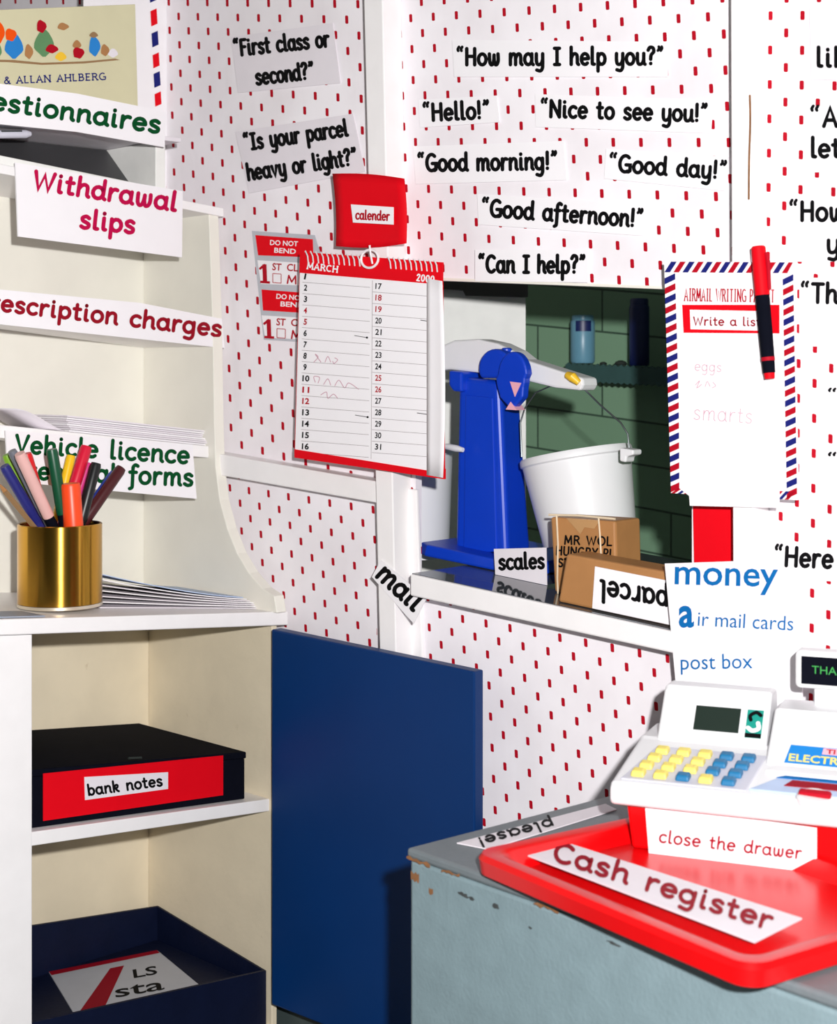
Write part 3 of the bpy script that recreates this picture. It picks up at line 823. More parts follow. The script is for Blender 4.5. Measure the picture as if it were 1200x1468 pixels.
for x, y in ((526, 484), (527, 598)):
    mbk = MB(); ribbon(mbk, [(x - 18, y - 3), (x, y)], .8, p3, caps=False); ribbon(mbk, [(x, y), (x, y)], 3.0, p3)
    sub('pen_note', mbk, M['black_ink'], pg, recalc=False)
for x, y in ((617, 461), (612, 594)):
    mbk = MB(); ribbon(mbk, [(x - 14, y - 2), (x, y)], .9, p3)
    sub('pen_note', mbk, M['black_ink'], pg, recalc=False)
sub('ruled_lines', mbl, M['grey_ink'], pg, recalc=False)
mb = MB()
for a in ([(450, 519), (456, 512), (452, 508), (460, 519)], [(466, 519), (470, 511), (474, 519)], [(480, 513), (484, 516), (479, 521), (477, 518)], [(452, 548), (450, 540), (458, 541), (456, 549)],
          [(464, 551), (470, 543), (474, 552)], [(480, 553), (486, 545), (494, 556), (500, 549), (514, 558)], [(460, 566), (468, 562), (470, 571), (478, 565), (484, 571)]):
    ribbon(mb, cr(a), 1.1, p3)
sub('handwriting', mb, M['faint_ink'], pg, recalc=False)
mb = MB()
for i in range(26):
    if 11 <= i <= 15: continue
    x = 442 + i * 7.4; y = 371 + (x - 442) * .073
    a0 = wall(CO + .002)(x, y + 5); a1 = wall(CO + .008)(x - 1, y - 4); a2 = wall(CO + .004)(x - 4, y - 11); a3 = wall(CO - .006)(x - 5, y - 8)
    mb.tube([a0, a1, a2, a3], .00095, 6)
put('spiral_binding', mb, M['white_wire'], t, smooth=True)
mb = MB()
c = wall(CO + .006)(530, 371)
u_, w_ = WW, V((0, 0, 1))
ringp = [c + u_ * (.0145 * math.cos(a)) + w_ * (.0115 * math.sin(a)) for a in [2 * math.pi * k / 20 for k in range(21)]]
mb.tube(ringp, .0016, 6)
mb.tube([wall(CO + .008)(530, 352), wall(CO + .009)(531, 363), wall(CO + .004)(534, 378)], .0013, 6)
put('hanging_ring', mb, M['white_wire'], t, smooth=True)

# ================================================================== AIRMAIL PAD
t = thing('airmail_writing_pad', 'airmail writing pad with red and navy striped border hung over the right post', 'writing pad')
AO = BO + .006
aq = [(952, 375), (1137, 376), (1143, 717), (962, 707)]
put('backing_sheet', slab(aq, wall(AO), .004, WN), M['paper'], t)
ws = put('white_page', slab([(972, 395), (1121, 394), (1117, 728), (989, 725), (988, 711), (974, 700)], wall(AO + .0016), .001, WN), M['paper'], t)
red_s, navy_s = MB(), MB()
def aqp(u, v):
    a = (aq[0][0] * (1 - u) + aq[1][0] * u, aq[0][1] * (1 - u) + aq[1][1] * u); b = (aq[3][0] * (1 - u) + aq[2][0] * u, aq[3][1] * (1 - u) + aq[2][1] * u)
    return (a[0] * (1 - v) + b[0] * v, a[1] * (1 - v) + b[1] * v)
ap = wall(AO + .0005)
def stripe(mbx, pts): mbx.add([ap(*aqp(*p)) for p in pts], [tuple(range(len(pts)))])
bu_, bv_ = .083, .046
n = 22
for i in range(n):
    v0 = .05 + i * .94 / n; v1 = v0 + .94 / n * .62; k = .022
    for ua, ub in ((.0, bu_), (1 - bu_, 1.0)):
        stripe(navy_s if i % 2 == 0 else red_s, [(ua, v0 + k), (ub, v0), (ub, v1), (ua, min(1, v1 + k))])
n = 14
for i in range(n):
    u0 = .0 + i * .98 / n; u1 = u0 + .98 / n * .62; k = .055
    stripe(navy_s if i % 2 == 0 else red_s, [(u0, bv_), (min(1, u0 + k), 0), (min(1, u1 + k), 0), (min(1, u1), bv_)])
for i in range(3):
    u0 = .0 + i * .05; stripe(red_s if i % 2 == 0 else navy_s, [(u0, 1), (u0 + .09, .965), (u0 + .12, .965), (u0 + .03, 1)])
    u0 = .80 + i * .05; stripe(red_s if i % 2 == 0 else navy_s, [(u0, 1), (u0 + .06, .965), (u0 + .09, .965), (u0 + .03, 1)])
put('red_border_stripes', red_s, M['red_ink'], t, recalc=False)
put('navy_border_stripes', navy_s, M['navy_ink'], t, recalc=False)
mb = write(MB(), 'AIRMAIL WRITING PACKET', (981, 431), (1110, 433), 11.5, wall(AO + .0021), w=1.7, serif=True)
put('heading', mb, M['red_ink'], t, recalc=False)
rb = put('red_label', slab([(978, 437), (1117, 437), (1117, 478), (980, 477)], wall(AO + .0026), .0008, WN), M['red_card'], t)
mb = slab([(989, 444), (1090, 446), (1090, 474), (990, 472)], wall(AO + .0033), .0006, WN)
rl2 = sub('white_strip', mb, M['paper'], rb)
mb = write(MB(), 'Write a list', (994, 466), (1090, 467), 7.6, wall(AO + .0036), w=2.1)
sub('lettering', mb, M['maroon_ink'], rb, recalc=False)
mb = MB()
write(mb, 'eggs', (996, 531), (1034, 533), 9, wall(AO + .002), w=1.1)
sub('handwriting', mb, M['faint_ink'], ws, recalc=False)
mb = MB()
for a in ([(997, 552), (1003, 546), (999, 556), (1006, 551)], [(1011, 554), (1014, 547), (1018, 554)], [(1022, 548), (1026, 553), (1021, 556)]):
    ribbon(mb, cr(a), 1.1, wall(AO + .002))
sub('handwriting', mb, M['faint_ink'], ws, recalc=False)
mb = MB()
write(mb, 'smarts', (994, 601), (1078, 607), 14, wall(AO + .002), w=1.2)
sub('handwriting', mb, M['faint_ink'], ws, recalc=False)
# pen hanging in front of the pad
t = thing('marker_pen', 'red capped black marker pen clipped on the airmail pad', 'pen')
AP = wall(AO + .013)
def pt(v): return AP(1087 + 16.5 * v, 353 + 190 * v)
put('cap', MB().tube([pt(0), pt(.01), pt(.2), pt(.37)], [.0062, .0074, .0078, .0076], 16), M['red_card'], t, smooth=True)
put('barrel', MB().tube([pt(.37), pt(.6), pt(.835)], [.0072, .0072, .0068], 16), M['black_box'], t, smooth=True)
put('ring', MB().tube([pt(.836), pt(.865)], [.0071, .0071], 16), M['red_ink'], t, smooth=True)
put('barrel_end', MB().tube([pt(.866), pt(.955)], [.0066, .0062], 16), M['black_box'], t, smooth=True)
put('end_plug', MB().tube([pt(.956), pt(1.0)], [.0057, .0052], 16), M['red_card'], t, smooth=True)
put('clip', MB().tube([AP(1098, 362), AP(1101, 375), AP(1103, 415)], [.002, .0024, .002], 8), M['red_ink'], t, smooth=True)

# red strip of card under the pad
o = put('red_strip', slab([(993, 700), (1055, 704), (1054, 850), (996, 850)], wall(.0035), .0012, WN), M['red_card'])
tag(o, 'plain red card strip hanging below the airmail pad', 'card')

# ---- money notice
t = thing('money_notice', 'white notice in blue lettering starting with money, behind the cash register', 'notice')
NO = BO + .016
put('card', slab([(953, 808), (1104, 803), (1148, 826), (1150, 1000), (1149, 1060), (976, 1060)], wall(NO), .0022, WN), M['paper'], t)
mb = MB(); pl = wall(NO + .0005)
sans(mb, 'money', (967, 837), (1115, 841), 37, pl, bold=.012)
put('lettering', mb, M['blue_ink'], t, recalc=False)
mb = sans(MB(), 'a', (973, 898), (995, 898), 43, pl, bold=.025)
sans(mb, 'ir mail cards', (1000, 897), (1137, 904), 21, pl)
put('lettering', mb, M['blue_ink'], t, recalc=False)
mb = sans(MB(), 'post box', (976, 960), (1079, 958), 22, pl)
put('lettering', mb, M['blue_ink'], t, recalc=False)

# ================================================================== CABINET
t = thing('corner_cabinet', 'white painted shelf unit with hutch above and open blue door', 'cabinet')
cabinet = t
TL = .62                                     # how far the unit runs on past the left edge
DB = .285                                    # depth to the back panel
DH = .127                                    # front plane of the hutch shelves
topl = lineof(0, 888, 397, 877, -.012)
s1l = lineof(0, 236, 312, 298, DH)
def board(lt, th, t0, t1, d0, d1):
    a = [Cb(t0, d0, lt(t0)), Cb(t1, d0, lt(t1)), Cb(t1, d1, lt(t1)), Cb(t0, d1, lt(t0))]
    b = [p - V((0, 0, th)) for p in a]
    return MB().prism(a, b)
put('counter_top', board(topl, .0185, -.010, TL, -.012, DB), M['white_paint'], t, bevel=.0015)
put('back_panel', MB().prism([Cb(0, DB, 0), Cb(TL, DB, 0), Cb(TL, DB, s1l(TL)), Cb(0, DB, s1l(0))], [Cb(0, DB + .006, 0), Cb(TL, DB + .006, 0), Cb(TL, DB + .006, s1l(TL)), Cb(0, DB + .006, s1l(0))]), M['off_white'], t)
# lower carcass
zc = topl(.0) - .0185
put('lower_side_panel', MB().prism([Cb(0, 0, 0), Cb(0, DB, 0), Cb(0, DB, zc), Cb(0, 0, zc)], [Cb(.009, 0, 0), Cb(.009, DB, 0), Cb(.009, DB, zc), Cb(.009, 0, zc)]), M['cream_paint'], t, bevel=.001)
xs0 = ct(46, 1000, 0)[0]
put('front_panel', MB().prism([Cb(xs0, 0, 0), Cb(TL, 0, 0), Cb(TL, 0, topl(TL) - .0185), Cb(xs0, 0, topl(xs0) - .0185)], [Cb(xs0, .016, 0), Cb(TL, .016, 0), Cb(TL, .016, topl(TL) - .0185), Cb(xs0, .016, topl(xs0) - .0185)]), M['white_paint'], t, bevel=.001)
mid = lineof(45, 1193, 381, 1146, 0.004)
put('shelf', board(mid, .0165, .0095, TL, .004, DB), M['white_paint'], t, bevel=.001)
put('bottom_board', board(lambda q: .055, .02, .0095, TL, .004, DB), M['cream_paint'], t)
put('lower_lining', MB().prism([Cb(.0095, DB - .002, .036), Cb(TL, DB - .002, .036), Cb(TL, DB - .002, topl(TL) - .02), Cb(.0095, DB - .002, topl(0) - .02)], [Cb(.0095, DB - .0005, .036), Cb(TL, DB - .0005, .036), Cb(TL, DB - .0005, topl(TL) - .02), Cb(.0095, DB - .0005, topl(0) - .02)]), M['cream_paint'], t)
# hutch: right side with its swept front edge, and three shelves with their sign rails
sp = cside(-.0)
prof = [(313, 298), (316, 380), (319, 470), (321, 600), (323, 668), (329, 716), (340, 757), (354, 792), (371, 820), (390, 842), (407, 853), (411, 872)]
fr = [sp(*p) for p in prof]
bz = topl(0)
fr[-1].z = bz + .0005
bk0 = Cb(0, DB, bz + .0005); bk1 = Cb(0, DB, fr[0].z)
poly = fr + [bk0, bk1]
mb = MB(); mb.extr(poly, CE * .017)
put('hutch_side_panel', mb, M['off_white'], t, bevel=.0012)
put('hutch_side_edge', MB(), M['white_paint'], t) if False else None
put('hutch_top', board(s1l, .012, -.004, TL, DH - .006, DB), M['white_paint'], t, bevel=.001)
s2l = lineof(0, 440, 312, 484, DH)
s3l = lineof(0, 609, 305, 640, DH)
put('hutch_shelf', board(s2l, .014, .0175, TL, DH, DB - .001), M['white_paint'], t, bevel=.001)
put('hutch_shelf', board(s3l, .0165, .0175, TL, DH, DB - .001), M['white_paint'], t, bevel=.001)
# blue door, swung right back along the wall
dn = V((-.70, -.714, 0)).normalized()
DO = C0 + V((.006, -.004, 0)) * 0
h0 = hit(389, 902, W(0, .060, 0), WN); h1 = hit(680, 963, W(0, .058, 0), WN)
b0 = hit(389, 1440, W(0, .060, 0), WN); b1 = V((h1.x, h1.y, b0.z - (h0.z - h1.z) * .5))
mb = MB().extr([h0, h1, b1, b0], -WN * .018)
put('door', mb, M['blue_gloss'], t, bevel=.002)

# ---- signs on the shelves
def csign(label, quad, dep, lines, ink, th=.0025):
    t = thing('shelf_sign', label, 'sign', 'lettered signs on the hutch shelves')
    put('card', slab(quad, cab(dep), th, -CD), M['paper'], t)
    for ln in lines:
        mb = write(MB(), ln[0], ln[1], ln[2], ln[3], cab(dep - .0004), w=ln[4])
        put('lettering', mb, M[ink], t, recalc=False)
csign('white sign reading Questionnaires in dark green, below the picture book', [(-170, 100), (0, 120), (110, 134), (238, 160), (236, 211), (110, 189), (0, 178), (-170, 160)], DH - .022,
      [('Questionnaires', (-66, 148), (228, 190), 16, 5.8)], 'green_ink')
csign('large white two line sign reading Withdrawal slips in crimson', [(22, 233), (262, 274), (261, 369), (26, 339)], DH - .014,
      [('Withdrawal', (47, 270), (252, 302), 16.5, 5.8), ('slips', (115, 326), (192, 334), 16.5, 5.8)], 'crimson_ink')
csign('long white sign reading Prescription charges in dark red', [(-140, 402), (0, 415), (200, 434), (318, 457), (322, 499), (200, 486), (0, 465), (-140, 455)], DH - .008,
      [('Prescription charges', (-34, 441), (316, 482), 15, 5.2)], 'maroon_ink')
csign('white sign reading Vehicle licence renewal forms in green, behind the pens', [(8, 617), (276, 637), (282, 715), (12, 690)], DH - .012,
      [('Vehicle licence', (22, 648), (270, 664), 16, 5.2), ('renewal forms', (40, 686), (276, 696), 16, 5.2)], 'green_ink')

# ---- upper tray box with the book on it
t = thing('paper_tray_box', 'pale open fronted tray box with dark inside, on top of the hutch', 'box')
ta = ct(237, 230, DH + .004)[0]; tb = TL - .06
zb = lambda q: s1l(q) + .0006
zt = lineof(0, 176, 237, 204, DH + .004)
d0, d1 = DH + .004, DB - .035
put('side_panel', MB().prism([Cb(ta, d0, zb(ta)), Cb(ta, d1, zb(ta)), Cb(ta, d1, zt(ta)), Cb(ta, d0, zt(ta))], [Cb(ta + .016, d0, zb(ta + .016)), Cb(ta + .016, d1, zb(ta + .016)), Cb(ta + .016, d1, zt(ta + .016)), Cb(ta + .016, d0, zt(ta + .016))]), M['pale_wall'], t, bevel=.001)
put('side_panel', MB().prism([Cb(tb, d0, zb(tb)), Cb(tb, d1, zb(tb)), Cb(tb, d1, zt(tb)), Cb(tb, d0, zt(tb))], [Cb(tb - .016, d0, zb(tb - .016)), Cb(tb - .016, d1, zb(tb - .016)), Cb(tb - .016, d1, zt(tb - .016)), Cb(tb - .016, d0, zt(tb - .016))]), M['pale_wall'], t, bevel=.001)
put('base_board', board(lambda q: zb(q) + .012, .012, ta + .0165, tb - .0165, d0, d1), M['pale_wall'], t, bevel=.001)
put('top_board', board(lambda q: zt(q) + .0065, .006, ta - .018, tb + .01, d0 - .012, d1 + .003), M['grey_paper'], t, bevel=.0008)
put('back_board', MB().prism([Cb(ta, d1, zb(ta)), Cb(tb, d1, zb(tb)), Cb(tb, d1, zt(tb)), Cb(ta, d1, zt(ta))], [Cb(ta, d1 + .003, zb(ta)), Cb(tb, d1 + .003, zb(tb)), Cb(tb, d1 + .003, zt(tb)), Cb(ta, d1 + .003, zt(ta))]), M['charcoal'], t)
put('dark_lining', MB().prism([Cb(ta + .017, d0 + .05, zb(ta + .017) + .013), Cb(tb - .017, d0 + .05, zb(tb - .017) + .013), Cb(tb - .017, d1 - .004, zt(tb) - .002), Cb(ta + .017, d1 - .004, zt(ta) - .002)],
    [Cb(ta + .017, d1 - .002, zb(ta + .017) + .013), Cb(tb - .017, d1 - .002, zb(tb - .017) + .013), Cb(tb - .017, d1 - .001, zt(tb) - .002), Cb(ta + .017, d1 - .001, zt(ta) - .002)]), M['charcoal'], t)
fp_ = thing('fountain_pen', 'silver pen lying at the left inside the dark tray box', 'pen')
a_, b_ = cab(d0 + .03)(-30, 193), cab(d0 + .02)(44, 192)
zs = max(a_.z, b_.z)
put('barrel', MB().tube([a_, a_.lerp(b_, .3), a_.lerp(b_, .9), b_], [.004, .0055, .0055, .003], 12), M['grey_plastic'], fp_, smooth=True)
put('clip', MB().tube([a_.lerp(b_, .45) + V((.0, -.006, .003)), a_.lerp(b_, .85) + V((0, -.006, .003))], .0012, 6), M['wire'], fp_, smooth=True)

ztop = lambda q: zt(q) + .007
t = thing('picture_book', 'cream picture book with small painted figures, standing on the tray box', 'book')
bp_ = cab(DH + .045)
bq = [(-150, 20), (194, 6), (199, 160), (-150, 125)]
fr = [bp_(*p) for p in bq]
bt = ct(199, 160, DH + .045)[0]
for k, (px, py) in ((2, (199, 160)), (3, (-150, 125))):
    fr[k].z = ztop((fr[k] - C0).dot(CE)) + .0004
put('cover', MB().extr(fr, CD * .0022), M['cover'], t, bevel=.0006)
put('pages', MB().extr([p + CD * .0024 + (V((0, 0, -.003)) if i < 2 else V((0, 0, .0006))) for i, p in enumerate(fr)], CD * .008), M['paper'], t)
put('back_cover', MB().extr([p + CD * .0106 for p in fr], CD * .0022), M['cover'], t, bevel=.0006)
mb = MB()
pl = cab(DH + .0446)
write(mb, '& ALLAN AHLBERG', (6, 120), (152, 114), 6.2, pl, w=1.7, serif=True)
put('lettering', mb, M['navy_ink'], t, recalc=False)
# generic little painted bushes and blobs on a strip of ground
def blob(mb, cx, cy, rx, ry, mi, ph=0.0, w=.12):
    LIFT[0] += 1
    q_ = lambda a, b: pl(a, b) + CD * (-3e-5 * (LIFT[0] % 20))
    pts = [q_(cx + rx * (1 + w * math.sin(3 * a + ph)) * math.cos(a), cy + ry * (1 + w * math.cos(4 * a + ph)) * math.sin(a)) for a in [2 * math.pi * k / 18 for k in range(18)]]
    mb.add(pts, [tuple(range(18))], mi)
mb = MB()
mb.add([pl(*p) for p in ((-80, 84), (20, 86), (60, 90), (120, 88), (165, 84), (172, 86), (120, 91), (60, 93), (10, 89), (-80, 88))], [tuple(range(10))], 0)
for (x, y, rx, ry, mi, ph) in ((-3, 46, 9, 17, 5, 1), (-4, 72, 6, 12, 1, .4), (20, 66, 13, 17, 2, 0), (15, 50, 8, 9, 5, 2), (41, 74, 6, 10, 4, 1), (63, 62, 14, 18, 1, 0), (59, 38, 7, 9, 3, 1.5),
                               (74, 70, 9, 6, 3, .5), (87, 81, 8, 6, 6, 0), (90, 38, 8, 5, 4, .8), (110, 64, 6, 6, 4, .2), (112, 76, 8, 8, 3, 2), (135, 66, 8, 14, 2, 1), (134, 50, 6, 4, 0, 0), (150, 72, 6, 8, 4, 1), (162, 76, 7, 6, 7, 0)):
    blob(mb, x, y, rx, ry, mi, ph)
put('cover_picture', mb, [M['tan'], M['green_scribble'], M['sky_blue'], M['red_ink'], M['brown_card'], M['orange_ink'], M['yellow'], M['grey_paper']], t, recalc=False)
put('tape_strip', flat([(-60, 2), (100, -2), (101, 12), (-60, 18)], cab(DH + .0443)), M['cream_paint'], t, recalc=False) if False else None

t = thing('airmail_sheet', 'white sheet with a red and blue striped edge behind the picture book', 'paper')
sd = DB - .022
fr = [cab(sd)(*p) for p in ((120, -60), (258, -60), (268, 290), (120, 290))]
for k in (2, 3): fr[k].z = s1l((fr[k] - C0).dot(CE)) + .0004
put('sheet', MB().extr(fr, CD * .0015), M['paper'], t)
mr, mn, mo = MB(), MB(), MB()
for i, (y0, y1) in enumerate(((-52, -38), (-22, -4), (-18, 4), (12, 38), (44, 68), (75, 98), (102, 126), (131, 153))):
    tgt = mn if i % 2 == 0 else mr
    if i < 2: continue
    x0 = 215 + y0 * .05; x1 = 215 + y1 * .05
    tgt.add([cab(sd - .0005)(*p) for p in ((x0, y0 + 4), (x0 + 9, y0), (x1 + 9, y1 - 4), (x1, y1))], [(0, 1, 2, 3)])
put('red_edge_stripes', mr, M['red_card'], t, recalc=False)
put('blue_edge_stripes', mn, M['navy_ink'], t, recalc=False)

# ---- leaflets on the hutch shelf
rnd = random.Random(3)
for i in range(8):
    t0 = ct(292 - rnd.uniform(0, 8), 630, DH + .02)[0]; t1 = ct(95 - rnd.uniform(0, 5), 610, DH + .02)[0]
    z0 = .0006 + i * .0027
    mb = MB()
    d0_, d1_ = DH + .004 + rnd.uniform(0, .012), DH + .14
    nseg = 6
    up, dn_ = [], []
    for j in range(nseg + 1):
        q = t0 + (t1 - t0) * j / nseg
        z = s3l(q) + z0 + (.0 if j < 5 else .0)
        up.append((q, z + .0022)); dn_.append((q, z))
    fr = [Cb(q, d0_, z) for q, z in dn_ + up[::-1]]
    bk = [Cb(q, d1_, z) for q, z in dn_ + up[::-1]]
    mb.prism(fr, bk)
    o = put('leaflet', mb, M['grey_paper' if i % 3 else 'paper'])
    pos = ('lowest', 'second from the bottom', 'third from the bottom', 'fourth from the bottom', 'fourth from the top', 'third from the top', 'second from the top', 'topmost')[i]
    tag(o, 'pale leaflet in the pile over the Vehicle licence sign, ' + pos, 'leaflet', 'leaflets piled on the hutch shelf')
mb = MB()
t0, t1 = ct(86, 610, DH + .02)[0], ct(16, 605, DH + .02)[0]
for j in range(9):
    q = t0 + (t1 - t0) * j / 8
    z = s3l(q) + .001 + .022 * (math.sin(math.pi * j / 16)) ** 1.5
    for dep in (DH + .008, DH + .12): mb.v.append(tuple(Cb(q, dep, z)))
mb.f = [(2 * j, 2 * j + 1, 2 * j + 3, 2 * j + 2) for j in range(8)]; mb.m = [0] * 8
o = put('curled_leaflet', mb, M['grey_paper'], recalc=False, smooth=True)
o.modifiers.new('sheet', 'SOLIDIFY').thickness = .0012
tag(o, 'single leaflet with a curled up end, left of the pile on the hutch shelf', 'leaflet')

# ---- things on the counter
def on_counter(px, dep):
    a, _ = ct(px, 880, dep)
    return a, topl(a)
# fanned leaflets
for i in range(7):
    ta0 = ct(150 + i * 1.5, 850, .06)[0]; ta1 = ct(214 + i * 3, 850, .02)[0]; ta2 = ct(372 - i * 3, 860, .03)[0]
    z0 = .0006 + i * .0022
    mb = MB()
    n = 8
    lo_, hi_ = [], []
    for j in range(n + 1):
        u = j / n
        q = ta0 + (ta2 - ta0) * u
        lift = (1 - u) ** 1.5 * .0040 * i
        z = topl(q) + z0 + lift * 1.2
        lo_.append((q, z)); hi_.append((q, z + .0012))
    df = .020 + i * .003
    fr = [Cb(q, df + .05 * (1 - j / n), z) for j, (q, z) in enumerate(lo_)] + [Cb(q, df + .05 * (1 - j / n), z) for j, (q, z) in reversed(list(enumerate(hi_)))]
    bk = [Cb(q, .20 - .002 * i, z) for q, z in lo_ + hi_[::-1]]
    mb.prism(fr, bk)
    o = put('counter_leaflet', mb, M['leaflet_blue' if i == 6 else ('paper' if i % 2 else 'grey_paper')])
    pos = ('lowest', 'second from the bottom', 'third from the bottom', 'middle one', 'third from the top', 'second from the top', 'blue topmost')[i]
    tag(o, 'leaflet in the fanned stack right of the brass pot, ' + pos, 'leaflet', 'fanned leaflets on the counter')
o = put('flat_leaflet', board(lambda q: topl(q) + .0022, .0016, ct(62, 880, .0)[0], TL - .1, -.004, .05), M['leaflet_grey'])
tag(o, 'grey blue leaflet lying flat on the counter, left of the brass pot', 'leaflet')

# brass pot
PR = .052
pd = .070
pq_ = ct(86, 830, pd)[0]
pc = Cb(pq_, pd, 0)
pz = topl(pq_) + PR * .085 + .0008
pc.z = pz
t = thing('pen_pot', 'round polished brass pot full of felt pens on the counter', 'pot')
PH = .102
put('pot_wall', MB().lathe([(PR - .0035, .0055), (PR, .005), (PR, PH), (PR - .0012, PH + .001), (PR - .0028, PH), (PR - .0028, .008)], pc, seg=64, closed=True), M['brass'], t, smooth=True)
put('base_rim', MB().lathe([(PR - .001, 0), (PR + .0006, .0008), (PR + .0006, .0045), (PR - .0012, .0048)], pc, seg=64), M['brass_edge'], t, smooth=True)

def felt_pen(colour, rgb, foot, top_px, dep_top, rad=.0062, blackend=False, capcol=None, label=None):
    """pen standing in the pot; foot = (dx along counter, dz depth) on the pot floor"""
    m1 = pen_mat(colour.replace(' ', '_') + '_felt_pen', rgb)
    t = thing('felt_tip_pen', label, 'pen', 'felt pens in the brass pot')
    ft = pc + CE * (-foot[0]) + CD * foot[1] + V((0, 0, .0105 + rad))
    tp = cab(dep_top)(*top_px)
    d = (tp - ft)
    L = d.length
    f = lambda v: ft + d * v
    put('barrel', MB().tube([f(0), f(.02), f(.55)], [rad * .8, rad * .88, rad * .9], 14), M['black_box'] if blackend else m1, t, smooth=True)
    put('cap', MB().tube([f(.551), f(.56), f(.975), f(1.0)], [rad * .95, rad, rad, rad * .86], 14), m1, t, smooth=True)
PENS = [
 ('navy', (40, 42, 120), (.030, .010), (6, 668), .080, .0066, False, 'navy felt pen leaning furthest left in the brass pot'),
 ('lime', (128, 176, 40), (.028, .022), (9, 652), .095, .0058, False, 'lime green felt pen leaning left at the back of the pot'),
 ('grey', (112, 114, 124), (.030, -.004), (17, 646), .062, .0058, False, 'grey felt pen leaning left behind the pale pink pen'),
 ('pale pink', (232, 182, 176), (.022, -.018), (28, 650), .035, .0072, True, 'pale pink felt pen leaning left at the front of the pot'),
 ('scarlet', (226, 28, 34), (.016, .012), (38, 650), .078, .0066, False, 'scarlet felt pen leaning left just behind the pale pink pen'),
 ('dark green', (0, 78, 48), (.006, -.026), (74, 644), .043, .0072, True, 'dark green felt pen standing upright in the middle of the pot'),
 ('yellow', (250, 200, 20), (-.012, .026), (102, 653), .100, .0062, False, 'yellow felt pen behind the crimson pen in the pot'),
 ('crimson', (216, 14, 54), (-.030, -.006), (124, 640), .072, .0078, False, 'tall crimson felt pen leaning right in the pot'),
 ('magenta', (214, 50, 132), (-.004, .034), (128, 664), .100, .0064, False, 'magenta felt pen at the back right of the pot'),
 ('black', (20, 22, 24), (-.006, -.016), (138, 664), .056, .0070, False, 'black felt pen leaning right, second from the right in the pot'),
 ('blue', (38, 64, 160), (-.032, .018), (163, 678), .092, .0056, False, 'blue felt pen mostly hidden behind the brown pen'),
 ('dark brown', (74, 24, 28), (-.034, .004), (174, 671), .070, .0074, False, 'dark brown felt pen leaning furthest right in the pot'),
]
for c_, rgb, foot, tp, dp, rd, be, lb_ in PENS:
    felt_pen(c_, rgb, (foot[0] * -1 if False else foot[0], foot[1]), tp, dp, rd, be, None, lb_)
# thick orange marker, upright at the front
t = thing('orange_marker', 'thick orange marker standing upright at the front of the brass pot', 'pen', 'felt pens in the brass pot')
om = pen_mat('orange_marker', (250, 76, 26))
ob = pc + CE * -.004 - CD * .036 + V((0, 0, .0105)); otp = cab(pd - .036)(101, 693)
put('barrel', MB().tube([ob, ob.lerp(otp, .02), ob.lerp(otp, .5)], [.0105, .0115, .0115], 18), om, t, smooth=True)
put('cap', MB().tube([ob.lerp(otp, .501), ob.lerp(otp, .98), otp], [.0122, .0122, .0110], 18), om, t, smooth=True)
t = thing('pencil', 'brown pencil leaning far left over the rim of the brass pot', 'pencil')
a_ = pc + CE * -.038 + CD * .002 + V((0, 0, .016)); b_ = cab(.068)(7, 704)
put('shaft', MB().tube([a_, b_], .0036, 6), M['tan'], t)
put('tip', MB().tube([b_ + (b_ - a_) * .002, b_ + (b_ - a_) * .07], [.0034, .0008], 6), M['brown_card'], t)

# ---- black box file with the red label
def cabbox(t0, t1, d0, d1, zlow, zhigh):
    a = [Cb(t0, d0, zlow(t0)), Cb(t1, d0, zlow(t1)), Cb(t1, d1, zlow(t1)), Cb(t0, d1, zlow(t0))]
    b = [Cb(t0, d0, zhigh(t0)), Cb(t1, d0, zhigh(t1)), Cb(t1, d1, zhigh(t1)), Cb(t0, d1, zhigh(t0))]
    return MB().prism(a, b)
t = thing('box_file', 'closed black box file with a red label reading bank notes on the middle shelf', 'box file')
fd = .018
bt0 = ct(351, 1100, fd)[0]; bt1 = .50
bz0 = lambda q: mid(q) + .0006
ftop = lineof(47, 1108, 351, 1082, fd)
put('body', cabbox(bt0, bt1, fd, .262, bz0, lambda q: ftop(q) - .005), M['black_box'], t, bevel=.0015)
put('lid', cabbox(bt0 - .0015, bt1 + .0015, fd - .0015, .264, lambda q: ftop(q) - .0048, lambda q: ftop(q) + .004), M['black_box'], t, bevel=.0015)
rdl = put('red_label', slab([(62, 1109), (320, 1083), (320, 1140), (62, 1177)], cab(fd - .0024), .0008, -CD), M['red_card'], t)
wl = slab([(121, 1114), (241, 1107), (241, 1131), (122, 1147)], cab(fd - .003), .0006, -CD)
sub('white_label', wl, M['grey_paper'], rdl)
mb = write(MB(), 'bank notes', (127, 1140), (233, 1126), 9.5, cab(fd - .0034), w=3.2)
sub('lettering', mb, M['black_ink'], rdl, recalc=False)
put('catch', MB().tube([cab(fd - .003)(184, 1087), cab(fd - .003)(203, 1086)], .0014, 8), M['dark_lump'], t, smooth=True)

